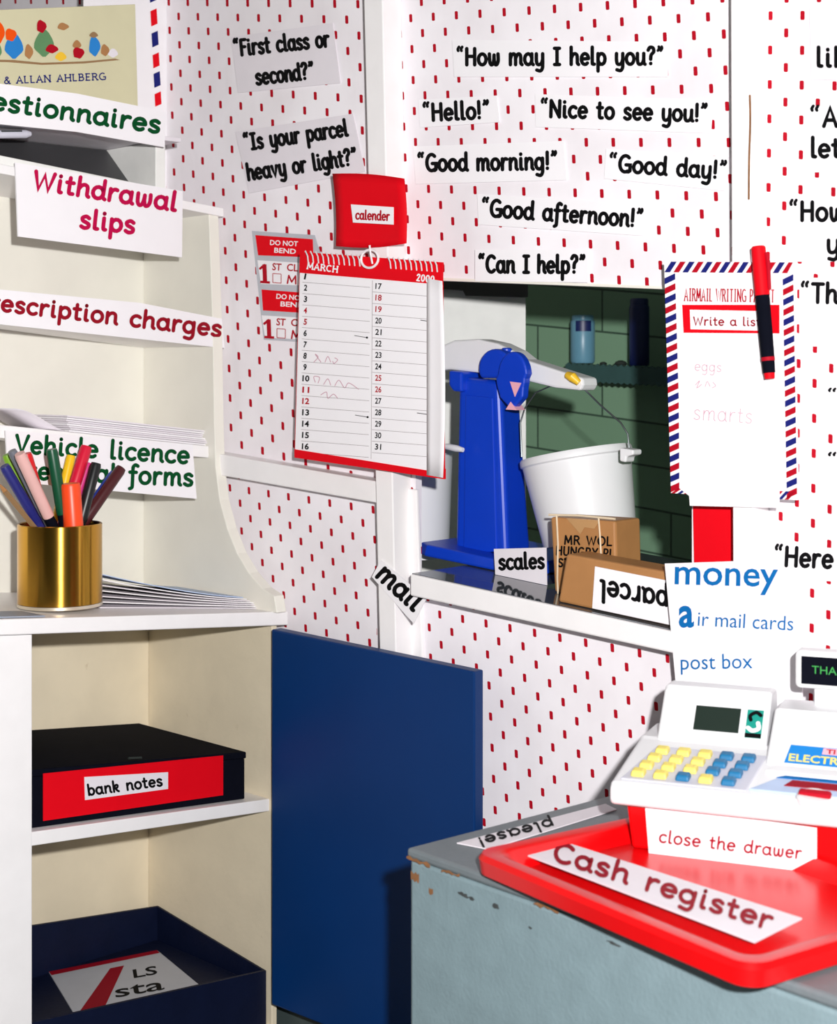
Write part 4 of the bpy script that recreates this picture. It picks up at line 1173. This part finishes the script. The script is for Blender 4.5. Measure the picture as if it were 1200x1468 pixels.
# ---- dark blue open box below, with a magazine
t = thing('open_storage_box', 'dark navy open topped box on the lowest shelf of the cabinet', 'box')
nd = .010
ntop = lineof(110, 1452, 383, 1391, nd)
nt0 = ct(383, 1391, nd)[0] - .0; nt1 = .44
nt0 = max(nt0, .0105)
nz0 = lambda q: .0558
nb = .258
nbtop = lineof(45, 1326, 228, 1298, nb)
def zt_at(q, dep):
    u = (dep - nd) / (nb - nd)
    return ntop(q) * (1 - u) + nbtop(q) * u
def wallpiece(c1, c2, inset):
    pass
k_ = .0035
def npanel(t0, t1, d0, d1):
    cs = ((t0, d0), (t1, d0), (t1, d1), (t0, d1))
    return MB().prism([Cb(q, d, nz0(q)) for q, d in cs], [Cb(q, d, zt_at(q, d)) for q, d in cs])
put('front_wall', npanel(nt0, nt1, nd, nd + k_), M['navy_box'], t)
put('back_wall', npanel(nt0, nt1, nb - k_, nb), M['navy_box'], t)
put('side_wall', npanel(nt0, nt0 + k_, nd + k_, nb - k_), M['navy_box'], t)
put('side_wall', npanel(nt1 - k_, nt1, nd + k_, nb - k_), M['navy_box'], t)
put('box_floor', cabbox(nt0 + k_, nt1 - k_, nd + k_, nb - k_, lambda q: .056, lambda q: .060), M['navy_box'], t)
# a pile of dark folders fills it nearly to the paper
zp = ntop(.2) - .034
o = put('dark_folder_pile', cabbox(nt0 + .008, nt1 - .008, nd + .008, nb - .008, lambda q: .0605, lambda q: zp - .0016 + ks * 0), M['navy_box'])
tag(o, 'dark navy folder block lying inside the open storage box', 'folder')
t = thing('stamp_magazine', 'white magazine with red bands lying inside the dark navy box', 'magazine')
lv = level(zp)
mq = [(70, 1393), (225, 1362), (287, 1413), (108, 1456)]
put('cover', MB().extr([lv(*p) for p in mq], V((0, 0, -.0014))), M['silver'], t)
lv2 = level(zp + .0003)
put('red_bands', flat([(70, 1393), (225, 1362), (229, 1366), (74, 1398)], lv2).add([lv2(*p) for p in ((158, 1388), (178, 1384), (150, 1444), (112, 1453))], [(0, 1, 2, 3)]), M['maroon_ink'], t, recalc=False)
mb = sans(MB(), 'sta', (166, 1430), (236, 1418), 17, lv2, bold=.012)
sans(mb, 'LS', (192, 1402), (226, 1396), 12, lv2, bold=.02)
put('lettering', mb, M['black_ink'], t, recalc=False)
o = put('paper_scrap', MB().extr([level(.0012)(*p) for p in ((388, 1438), (397, 1443), (389, 1448))], V((0, 0, -.0008))), M['paper'])
tag(o, 'tiny white paper scrap on the floor by the cabinet corner', 'paper')

# ================================================================== GREY DESK
t = thing('grey_desk', 'worn grey painted box desk in front of the papered wall', 'desk')
KD = .92
DF = V((-.0122 * KD, 1.62 * KD, 0)); da = V((.655, -.755, 0)).normalized(); db = V((.755, .655, 0)).normalized()
DZ = HC - .486 * KD
def Dk(x, y, z): return DF + da * x + db * y + V((0, 0, z))
DL, DD = .62, .37
put('carcass', MB().box(Dk, .002, DL, .002, DD, 0, DZ - .010), M['desk_grey'], t, bevel=.004)
put('top', MB().box(Dk, 0, DL + .004, 0, DD + .002, DZ - .0095, DZ), M['desk_top'], t, bevel=.003)
# bare wood where the paint is knocked off along the top edge and corner
mb = MB()
rr = random.Random(8)
for (x0, x1, z0, z1) in ((.0, .034, -.0105, -.0075), (.05, .075, -.0102, -.008), (.004, .016, -.030, -.022), (.17, .20, -.0105, -.0085), (.33, .345, -.0105, -.008), (.03, .036, -.036, -.031)):
    n = 7
    up = [(x0 + (x1 - x0) * k / n, DZ + z1 + rr.uniform(-.0012, .0012)) for k in range(n + 1)]
    lo = [(x0 + (x1 - x0) * k / n, DZ + z0 + rr.uniform(-.0016, .0016)) for k in range(n + 1)]
    y = -.0004 if z1 > -.0095 else .0016
    ring = [Dk(x, y, z) for x, z in up + lo[::-1]]
    put('worn_patch', MB().add(ring, [tuple(range(len(ring)))]), M['chip'], t, recalc=False)

scf = mat('dark_scuff_mark', (62, 66, 66), 0.8, var=0.3, scale=120)
DFN = db * -1
for (px, py, w_, h_) in ((664, 1283, 9, 4), (676, 1288, 5, 3), (711, 1299, 6, 5), (880, 1353, 11, 3), (990, 1378, 5, 3), (760, 1330, 3, 2)):
    pts = []
    for k in range(14):
        a = 2 * math.pi * k / 14
        q = rr.uniform(.6, 1.1)
        pts.append(hit(px + w_ * q * math.cos(a) , py + h_ * q * math.sin(a) + .35 * w_ * math.cos(a), Dk(0, .0017, 0), db))
    put('scuff_mark', MB().add(pts, [tuple(range(14))]), scf, t, recalc=False)

# ---- red tray
ta_ = V((.567, -.823, 0)).normalized(); tb_ = V((.823, .567, 0)).normalized()
TO = level(DZ + .020)(672, 1221)
TO = V((TO.x, TO.y, 0))
def Ty(x, y, z): return TO + ta_ * x + tb_ * y + V((0, 0, z))
TLn, TWd = .372 * KD, .285 * KD
t = thing('red_tray', 'shallow glossy red plastic tray on the grey desk under the cash register', 'tray')
def rrect(x0, x1, y0, y1, r, n=6):
    out = []
    for cx, cy, a0 in ((x1 - r, y1 - r, 0), (x0 + r, y1 - r, 90), (x0 + r, y0 + r, 180), (x1 - r, y0 + r, 270)):
        for k in range(n + 1):
            a = math.radians(a0 + 90 * k / n)
            out.append((cx + r * math.cos(a), cy + r * math.sin(a)))
    return out
zf = DZ + .0005
rings = [(rrect(.010, TLn - .010, .010, TWd - .010, .018), zf), (rrect(.002, TLn - .002, .002, TWd - .002, .020), zf + .003), (rrect(0, TLn, 0, TWd, .022), zf + .016), (rrect(.003, TLn - .003, .003, TWd - .003, .020), zf + .0205),
         (rrect(.014, TLn - .014, .014, TWd - .014, .018), zf + .0205), (rrect(.020, TLn - .020, .020, TWd - .020, .016), zf + .018), (rrect(.030, TLn - .030, .030, TWd - .030, .014), zf + .006)]
mb = MB(); pts = []; n = len(rings[0][0])
for rg, z in rings: pts += [Ty(x, y, z) for x, y in rg]
fs = [tuple(range(n - 1, -1, -1)), tuple(range((len(rings) - 1) * n, len(rings) * n))]
for i in range(len(rings) - 1):
    for k in range(n): fs.append((i * n + k, i * n + (k + 1) % n, (i + 1) * n + (k + 1) % n, (i + 1) * n + k))
mb.add(pts, fs)
put('tray_shell', mb, M['red_plastic'], t, smooth=True)
FLZ = zf + .006
t = thing('register_sign', 'pale sign reading Cash register in dark red lying in the red tray', 'sign')
put('card', MB().extr([level(FLZ + .009)(*p) for p in ((757, 1226), (820, 1210), (1150, 1316), (1082, 1350))], V((0, 0, -.0012))), M['grey_paper'], t)
mb = write(MB(), 'Cash register', (792, 1232), (1103, 1332), 17, level(FLZ + .0094), w=6, up=(.30, -1))
put('lettering', mb, M['maroon_ink'], t, recalc=False)
t = thing('please_strip', 'white paper strip reading please, upside down on the desk edge behind the red tray', 'label')
put('card', MB().extr([level(DZ + .0016)(*p) for p in ((655, 1208), (868, 1152), (884, 1160), (700, 1217))], V((0, 0, -.001))), M['grey_paper'], t)
mb = write(MB(), 'please!', (790, 1174), (684, 1202), 9.0, level(DZ + .002), w=3.4, up=(.5, 1))
put('lettering', mb, M['black_ink'], t, recalc=False)

# ================================================================== TOY CASH REGISTER
fr_ = V((.924, -.383, 0)).normalized(); gr_ = V((.383, .924, 0)).normalized()
RO = level(FLZ)(898, 1218); RO.z = 0
def R(x, y, z): return RO + fr_ * (x * KD) + gr_ * (y * KD) + V((0, 0, FLZ + .0004 + z * KD))
t = thing('toy_cash_register', 'white and red toy cash register with yellow and blue keys in the red tray', 'cash register')
RW = .265
def rprism(prof, x0, x1): return MB().prism([R(x0, y, z) for y, z in prof], [R(x1, y, z) for y, z in prof])
put('base', MB().prism([R(.004, .006, 0), R(RW - .006, .006, 0), R(RW - .006, .15, 0), R(.004, .15, 0)], [R(-.001, 0, .052), R(RW, 0, .052), R(RW, .155, .052), R(-.001, .155, .052)]), M['red_plastic'], t, bevel=.003)
# white upper body: lip, sloping key deck, raised display
put('body', rprism([(-.016, .048), (-.018, .054), (-.018, .066), (-.012, .071), (.100, .090), (.106, .092), (.175, .092), (.175, .048)], -.013, RW + .006), M['white_plastic'], t, bevel=.004, seg=3)
def R2(x, y, z): return R(x, y, z)
dsp = rprism([(.098, .088), (.136, .138), (.142, .142), (.170, .142), (.176, .136), (.176, .085)], .006, .122)
put('display_housing', dsp, M['white_plastic'], t, bevel=.005, seg=3)
put('reader_housing', rprism([(.058, .076), (.062, .084), (.112, .124), (.120, .130), (.176, .130), (.176, .085)], .128, RW + .002), M['white_plastic'], t, bevel=.004, seg=3)
put('key_deck', MB().prism([R(-.004, -.008, .0720), R(.122, -.008, .0720), R(.127, .080, .0869), R(.012, .080, .0869)], [R(-.004, -.008, .0738), R(.122, -.008, .0738), R(.127, .080, .0887), R(.012, .080, .0887)]), M['grey_plastic'], t, bevel=.001)
dv = V((0, .038, .05)).normalized()         # up the face of the display
def DP(x, h, o=0.0): # point on the display face
    n_ = V((0, -.05, .038)).normalized()
    y = .098 + dv.y * h + n_.y * o; z = .088 + dv.z * h + n_.z * o
    return R(x, y, z)
scr = put('screen', MB().prism([DP(.044, .018, .0010), DP(.092, .018, .0010), DP(.092, .046, .0010), DP(.044, .046, .0010)], [DP(.044, .018, -.001), DP(.092, .018, -.001), DP(.092, .046, -.001), DP(.044, .046, -.001)]), M['lcd'], t)
stk = put('emblem_sticker', MB().prism([DP(.099, .014, .0008), DP(.116, .014, .0008), DP(.116, .046, .0008), DP(.099, .046, .0008)], [DP(.099, .014, -.001), DP(.116, .014, -.001), DP(.116, .046, -.001), DP(.099, .046, -.001)]), M['teal'], t)
mb = MB(); ebk = MB()
ep = lambda a, b: DP(.1075 + a, .032 + b, .0012)
ribbon(mb, cr([(-.006, -.007), (-.001, -.010), (.005, -.007), (.004, -.001)]), .0045, ep)
ribbon(ebk, cr([(-.004, .002), (-.005, .007), (.001, .011), (.006, .008)]), .0040, ep)
ebk.add([DP(.099, .014, .0012), DP(.116, .014, .0012), DP(.116, .019, .0012), DP(.099, .019, .0012)], [(0, 1, 2, 3)])
sub('white_swirl', mb, M['paper'], stk, recalc=False)
sub('black_swirl', ebk, M['black_ink'], stk, recalc=False)
# keys
for r in range(4):
    for c in range(5):
        u = (c + .5) / 5; v = (r + .55) / 4.1
        x = (.012 + .0228 * c) * (1 - r / 3) + (.022 + .0224 * c) * (r / 3); y = .003 + .020 * r
        z = .0745 + (y + .004) / .098 * .0166
        blue = c >= 3 or (r == 0 and c == 2)
        if r == 0 and c == 3: blue = False
        mb = MB()
        h = .0052
        mb.prism([R(x - .0072, y - .0072, z - .001), R(x + .0072, y - .0072, z - .001), R(x + .0072, y + .0072, z + .0012), R(x - .0072, y + .0072, z + .0012)],
                 [R(x - .0062, y - .0058, z + h), R(x + .0062, y - .0058, z + h), R(x + .0062, y + .0058, z + h + .0018), R(x - .0062, y + .0058, z + h + .0018)])
        o = put('key', mb, M['key_blue' if blue else 'key_yellow'], t, bevel=.0016)
        o['label'] = 'teal blue key' if blue else 'pale yellow key'
# right of the keys: blue stickers, reader slot and red button
fv = V((0, .050, .040)).normalized(); fn_ = V((0, -.040, .050)).normalized()
def sp_(a, b, o=.0012):                      # a point on the sloping face of the reader housing
    return R(.139 + a, .062 + fv.y * b + fn_.y * o, .084 + fv.z * b + fn_.z * o)
def facecard(x0, x1, b0, b1, o): return MB().prism([sp_(a, b, o) for a, b in ((x0, b0), (x1, b0), (x1 + .004, b1), (x0 + .004, b1))], [sp_(a, b, .0004) for a, b in ((x0, b0), (x1, b0), (x1 + .004, b1), (x0 + .004, b1))])
cs = put('card_sticker', facecard(.008, .108, .004, .027, .001), M['sky_blue'], t)
mb = sans(MB(), 'ELECTRONIC', (.012, .0065), (.098, .0065), .009, sp_, bold=.02, up=(0, 1))
sub('lettering', mb, M['key_yellow'], cs, recalc=False)
mb = MB().add([sp_(a, b) for a, b in ((.044, .018), (.110, .018), (.111, .026), (.045, .026))], [(0, 1, 2, 3)])
sub('pink_panel', mb, M['pink'], cs, recalc=False)
mb = sans(MB(), 'TI', (.048, .0192), (.057, .0192), .0055, lambda a, b: sp_(a, b, .0016), bold=.03, up=(0, 1))
sub('red_letters', mb, M['red_ink'], cs, recalc=False)
def dk(x, y, o=0): return R(x, y, .0705 + (y + .012) * .17 + o)
def deckslab(x0, x1, xa, xb, y0, y1, o): return MB().prism([dk(x0, y0, .0002), dk(x1, y0, .0002), dk(xb, y1, .0002), dk(xa, y1, .0002)], [dk(x0, y0, o), dk(x1, y0, o), dk(xb, y1, o), dk(xa, y1, o)])
put('step_panel', deckslab(.132, .25, .140, .25, .040, .057, .0040), M['white_plastic'], t, bevel=.0012)
rt = put('card_slot', deckslab(.124, .25, .152, .25, -.004, .036, .0030), M['leaflet_blue'], t, bevel=.001)
sub('dark_pink_strip', deckslab(.156, .25, .162, .25, .010, .024, .0038), M['maroon_ink'], rt)
sub('blue_strip', deckslab(.146, .25, .154, .25, .027, .033, .0038), M['blue_ink'], rt)
put('button_surround', MB().lathe([(.0165, -.004), (.0165, .002), (.0145, .0042)], dk(.188, -.006), axis=(0, -.15, 1), seg=32), M['white_plastic'], t, smooth=True)
mb = MB().prism([dk(.172, -.013, .004), dk(.204, -.013, .004), dk(.204, -.002, .0052), dk(.172, -.002, .0052)], [dk(.174, -.011, .0080), dk(.202, -.011, .0080), dk(.202, -.004, .0088), dk(.174, -.004, .0088)])
o = put('button', mb, M['red_ink'], t, bevel=.001)
o['label'] = 'red bar shaped button'
# paper label on the drawer front
fl_ = lambda px, py: hit(px, py, R(0, -.0025, .03), -gr_)
lb_ = put('drawer_label', MB().extr([fl_(*p) for p in ((925, 1157), (1040, 1169), (1171, 1187), (1171, 1258), (1050, 1249), (931, 1233))], gr_ * .0008), M['paper'], t)
fl2 = lambda px, py: hit(px, py, R(0, -.003, .03), -gr_)
mb = write(MB(), 'close the drawer', (945, 1207), (1148, 1231), 11, fl2, w=3.0)
sub('lettering', mb, M['maroon_ink'], lb_, recalc=False)
# customer display on its stem
cx, cy = .168, .150
put('stem', MB().box(R, cx - .004, cx + .05, cy, cy + .010, .126, .164), M['white_plastic'], t, bevel=.003)
pole = put('customer_display', MB().box(R, cx - .022, cx + .12, cy - .012, cy + .016, .149, .189), M['white_plastic'], t, bevel=.005, seg=3)
mb = MB().box(R, cx - .015, cx + .112, cy - .0135, cy - .0118, .1545, .1835)
sub('display_panel', mb, M['lcd'] if False else M['black_box'], pole)
mb = sans(MB(), 'THANK', (cx - .004, .166), (cx + .040, .166), .0085, lambda a, b: R(a, cy - .0139, b), up=(0, 1))
sub('display_letters', mb, M['led'], pole, recalc=False)

# ================================================================== BUCKET SCALES
t = thing('bucket_scales', 'blue and white toy balance scales with two white buckets, in the hatch', 'scales')
SO = -.115
sb = lambda off: (lambda px, py: wall(off)(px, py))
def sill_z(s): return zsill(s, 0)
# base plate following the shelf
sA, sB = st(600, 800, -.07)[0], st(764, 800, -.07)[0]
mb = MB()
oa, ob_ = -.070, -.225
corn = [(sA, oa), (sA + .02, oa + .012), (sB - .02, oa + .012), (sB, oa), (sB, ob_), (sA, ob_)]
mb.prism([W(s, o_, sill_z(s) + .0006) for s, o_ in corn], [W(s + (.004 if s < (sA + sB) / 2 else -.004), o_ * .98 - .002, sill_z(s) + .016) for s, o_ in corn])
put('base', mb, M['blue_plastic'], t, bevel=.003)
# tower
f0 = wall(-.065)
f0 = wall(-.095)
cb = [f0(651, 800), f0(727, 800), f0(716, 546), f0(656, 540)]
zb0 = sill_z(st(690, 800, -.095)[0]) + .012
cb[0].z = zb0; cb[1].z = zb0
bkq = [p + WN * (-.062 if i < 2 else -.052) + (WW * (.010 if i in (0, 3) else -.006)) for i, p in enumerate(cb)]
put('tower', MB().prism(cb, bkq), M['blue_plastic'], t, bevel=.008, seg=4)
# ridge on the tower front
rq_ = wall(-.062)
rq_ = wall(-.0935)
put('tower_rib', MB().extr([rq_(664, 790), rq_(712, 792), rq_(706, 570), rq_(667, 566)], WN * -.004), M['blue_plastic'], t, bevel=.0015, seg=2)
# pivot head: heart shaped boss
hp = wall(-.078)
hl = [(734 + 21 * math.cos(a), 540 - 36 * math.sin(a)) for a in [math.radians(-25 + 230 * k / 22) for k in range(23)]]
hl = [(x - (3 if y > 540 else 0), y) for x, y in hl] + [(716, 570), (733, 588), (749, 570)]
put('pivot_head', MB().extr([hp(*p) for p in hl], WN * -.014), M['blue_plastic'], t, bevel=.003, seg=3)
h2 = wall(-.086)
put('pivot_shoulder', MB().extr([h2(x, y) for x, y in [(708 + 23 * math.cos(a), 528 - 28 * math.sin(a)) for a in [math.radians(-30 + 240 * k / 18) for k in range(19)]]], WN * -.05), M['blue_plastic'], t, bevel=.004, seg=3)
put('pivot_lug', MB().extr([h2(*p) for p in ((643, 531), (662, 533), (662, 562), (649, 561), (643, 552))], WN * -.05), M['blue_plastic'], t, bevel=.003)
put('top_knob', MB().lathe([(.0055, 0), (.0075, .001), (.0075, .006), (.005, .008)], h2(713, 506) + WN * -.02 + V((0, 0, -.001)), seg=20), M['blue_plastic'], t, smooth=True)
tp = wall(-.0772)
o = put('pointer', MB().extr([tp(*p) for p in ((731, 547), (747, 549), (738, 569))], WN * -.001), M['pink'], t)
o = put('pointer', MB().extr([wall(-.0772)(*p) for p in ((732, 576), (741, 588), (725, 587))], WN * -.018), M['pink'], t)
# beam
bmf = wall(-.105)
bl = [(600, 515), (622, 500), (650, 488), (685, 486), (712, 492), (735, 503), (750, 515), (800, 531), (835, 542), (836, 552), (832, 560), (795, 556), (750, 545), (722, 530), (690, 535), (645, 530), (600, 533)]
put('beam', MB().extr([bmf(*p) for p in bl], WN * -.034), M['white_plastic'], t, bevel=.003)
hk = put('yellow_hook', MB().tube([wall(-.103)(814, 538), wall(-.100)(821, 541), wall(-.103)(830, 549)], [.005, .0065, .004], 10), M['yellow'], t, smooth=True)
# buckets
def bucket(rim_px, base_px, r0, r1, off, h=None):
    rc = wall(off)(*rim_px); bc = wall(off)(*base_px)
    ax = (bc - rc)
    H_ = ax.length
    b = put('bucket', MB().lathe([(r0 - .002, .0), (r0 + .001, -.001), (r0 + .0025, .002), (r0 + .0025, .008), (r0, .010), (r1, H_), (r1 - .004, H_ + .001), (.002, H_ + .001), (.002, H_ - .002), (r1 - .003, H_ - .002), (r0 - .0025, .006)], rc, axis=ax, seg=56, closed=True), M['white_plastic'], t, smooth=True)
    return b, rc, ax
b1, rc1, ax1 = bucket((825, 650), (846, 776), .0705, .0600, -.145)
e_ = lambda px, py, off=-.118: wall(off)(px, py)
mb = MB().tube([e_(833, 553), e_(860, 580), e_(890, 606), e_(900, 622), e_(903, 648)], .0011, 6)
sub('wire_handle', mb, M['wire'], b1, smooth=True)
mb = MB().tube([e_(828, 556), e_(790, 553), e_(768, 563), e_(752, 586), e_(746, 606), e_(748, 655)], .0011, 6)
sub('wire_handle', mb, M['wire'], b1, smooth=True)
mb = MB().extr([e_(x, y, -.10) for x, y in ((888, 642), (908, 645), (908, 652), (898, 655), (897, 663), (888, 661))], WN * -.02)
sub('handle_lug', mb, M['white_plastic'], b1, bevel=.002)
b2, rc2, ax2 = bucket((582, 640), (581, 796), .0655, .0610, -.14)
mb = MB().tube([e_(640, 640, -.085), e_(655, 643, -.08), e_(664, 645, -.08)], [.004, .0045, .003], 10)
sub('handle_lug', mb, M['white_plastic'], b2, smooth=True)

# label for the scales
t = thing('scales_label', 'small white label reading scales propped at the foot of the blue scales', 'label')
LO = -.040
lq = [wall(LO)(*p) for p in ((708, 787), (783, 785), (784, 826), (710, 826))]
for k_ in (2, 3): lq[k_].z = sill_z((lq[k_] - WO).dot(WW)) + .0004
put('card', MB().extr(lq, WN * -.0012), M['grey_paper'], t)
mb = write(MB(), 'scales', (716, 816), (780, 814), 14, wall(LO + .0005), w=4.6)
put('lettering', mb, M['black_ink'], t, recalc=False)

# ---- parcels
def parcel(name, label, quad, off, dep):
    t = thing(name, label, 'parcel', 'parcels on the hatch sill')
    fr = [wall(off)(*p) for p in quad]
    for k in (2, 3):
        s = (fr[k] - WO).dot(WW); fr[k].z = sill_z(s) + .0005
    put('wrapping', MB().extr(fr, WN * -dep), M['brown_card'], t, bevel=.003)
    return t, fr
P1 = -.012
t, fr = parcel('brown_parcel', 'upright brown parcel with string and black stamped capitals, behind the flat parcel', [(789, 741), (882, 747), (885, 870), (795, 870)], P1, .055)
mb = MB(); pp = wall(P1 + .0006)
write(mb, 'MR WOL', (809, 780), (877, 782), 8.0, pp, w=2.5)
write(mb, 'HUNGRY PL', (797, 795), (880, 800), 8.0, pp, w=2.5)
write(mb, 'ST', (800, 812), (816, 813), 7.5, pp, w=2.5)
put('lettering', mb, M['black_ink'], t, recalc=False)
mb = MB()
pp = wall(P1 + .0012)
mb.tube([pp(798, 739), pp(800, 780), pp(799, 830), pp(801, 866)], .0012, 6)
mb.tube([pp(858, 741), pp(860, 765), pp(862, 800)], .0011, 6)
mb.tube([pp(787, 738), pp(830, 739), pp(882, 744)], .0014, 6)
put('string', mb, M['pale_string'], t, smooth=True)
put('tape', MB().extr([pp(*p) for p in ((812, 743), (860, 746), (852, 758), (838, 756), (832, 766), (820, 752))], WN * -.0006), M['clear_tape'], t)
P2 = .034
t, fr = parcel('brown_parcel', 'flat brown parcel with an upside down parcel label, at the sill front', [(812, 794), (980, 824), (980, 905), (800, 868)], P2, .044)
pl = wall(P2 + .0018)
lb_ = put('label', MB().extr([pl(*p) for p in ((853, 812), (975, 836), (975, 899), (849, 872))], WN * -.001), M['paper'], t)
mb = write(MB(), 'parcel', (957, 849), (861, 832), 19, wall(P2 + .0023), w=5.4, up=(-.02, 1))
sub('lettering', mb, M['black_ink'], lb_, recalc=False)

# ---- shelf of bottles on the green wall
gs = wall(BW + .10)
t = thing('wall_shelf', 'dark green shelf with a scalloped edge on the far brick wall', 'shelf')
g0, g1 = (812, 522), (1080, 534)
a0, a1 = gs(*g0), gs(*g1)
th_ = .012
put('board', MB().prism([a0, a1, a1 - WN * .0995, a0 - WN * .0995], [p - V((0, 0, th_)) for p in (a0, a1, a1 - WN * .0995, a0 - WN * .0995)]), M['ledge'], t)
mb = MB(); n = 60
ed = [a0.lerp(a1, k / n) + V((0, 0, .003 if k % 2 else -.001)) for k in range(n + 1)]
lo = [a0.lerp(a1, k / n) - V((0, 0, .026 + (.003 if k % 2 else 0))) for k in range(n + 1)]
mb.extr(ed + lo[::-1], WN * .003)
put('scalloped_edging', mb, M['ledge'], t)
def bottle(name, label, px0, px1, ytop, m, off, neck=False):
    c0_ = wall(off)((px0 + px1) / 2, 522)
    r = (px1 - px0) / 2 / F * c0_.y
    s = (c0_ - a0).dot(WW) / (a1 - a0).dot(WW)
    zb_ = a0.z + (a1.z - a0.z) * s + .0006 + r * .06
    zt_ = wall(off)((px0 + px1) / 2, ytop).z
    t = thing(name, label, 'bottle')
    o = V((c0_.x, c0_.y, zb_)); h = zt_ - zb_
    put('body', MB().lathe([(r * .9, 0), (r, .004), (r, h * .86), (r * .92, h * .9)], o, seg=32), m, t, smooth=True)
    put('cap', MB().lathe([(r * .9, h * .902), (r * .9, h * .98), (r * .8, h)], o, seg=32), m, t, smooth=True)
    return t, o, r, h
t, o, r, h = bottle('spray_can', 'pale blue can with a navy patch on the far shelf', 818, 853, 452, M['aqua'], BW + .05)
mb = MB(); n = 8
vs = [(math.radians(-130 + 75 * k / n)) for k in range(n + 1)]
mb.v = [tuple(o + V((math.cos(a) * (r + .0008), math.sin(a) * (r + .0008), z))) for z in (h * .66, h * .88) for a in vs]
mb.f = [(k, k + 1, n + 2 + k, n + 1 + k) for k in range(n)]; mb.m = [0] * n
put('navy_patch', mb, M['navy_plastic'], t, recalc=False, smooth=True)
bottle('tall_bottle', 'tall navy bottle standing right of the pale blue can on the far shelf', 902, 931, 428, M['navy_plastic'], BW + .055)
for x, ww, nm in ((865, 10, 'small dark lump lying right of the pale blue can'), (890, 17, 'larger dark lump lying beside the tall navy bottle')):
    c_ = wall(BW + .07)(x, 522)
    s = (c_ - a0).dot(WW) / (a1 - a0).dot(WW)
    c_.z = a0.z + (a1.z - a0.z) * s + .001
    rr_ = ww / F * c_.y * .55
    o = put('dark_lump', MB().lathe([(rr_ * .8, .0), (rr_, rr_ * .25), (rr_ * .8, rr_ * .6), (rr_ * .3, rr_ * .8)], c_, seg=20), M['dark_lump'], smooth=True)
    tag(o, nm, 'clutter', 'small dark things on the far shelf')

# worn scratch on the post belongs to the setting
o = struct(put('trim_6', sc, M['chip'], recalc=False))

# ------------------------------------------------------------------ set each Empty at the base of its thing
for e in PEND:
    ch = [c for c in COL.objects if c.parent == e]
    if not ch: continue
    lo = V((1e9, 1e9, 1e9)); hi = -lo
    for c in ch:
        for v in c.data.vertices:
            p = c.location + v.co
            lo = V(map(min, lo, p)); hi = V(map(max, hi, p))
    b = V(((lo.x + hi.x) / 2, (lo.y + hi.y) / 2, lo.z))
    e.location = b
    for c in ch: c.location = c.location - b
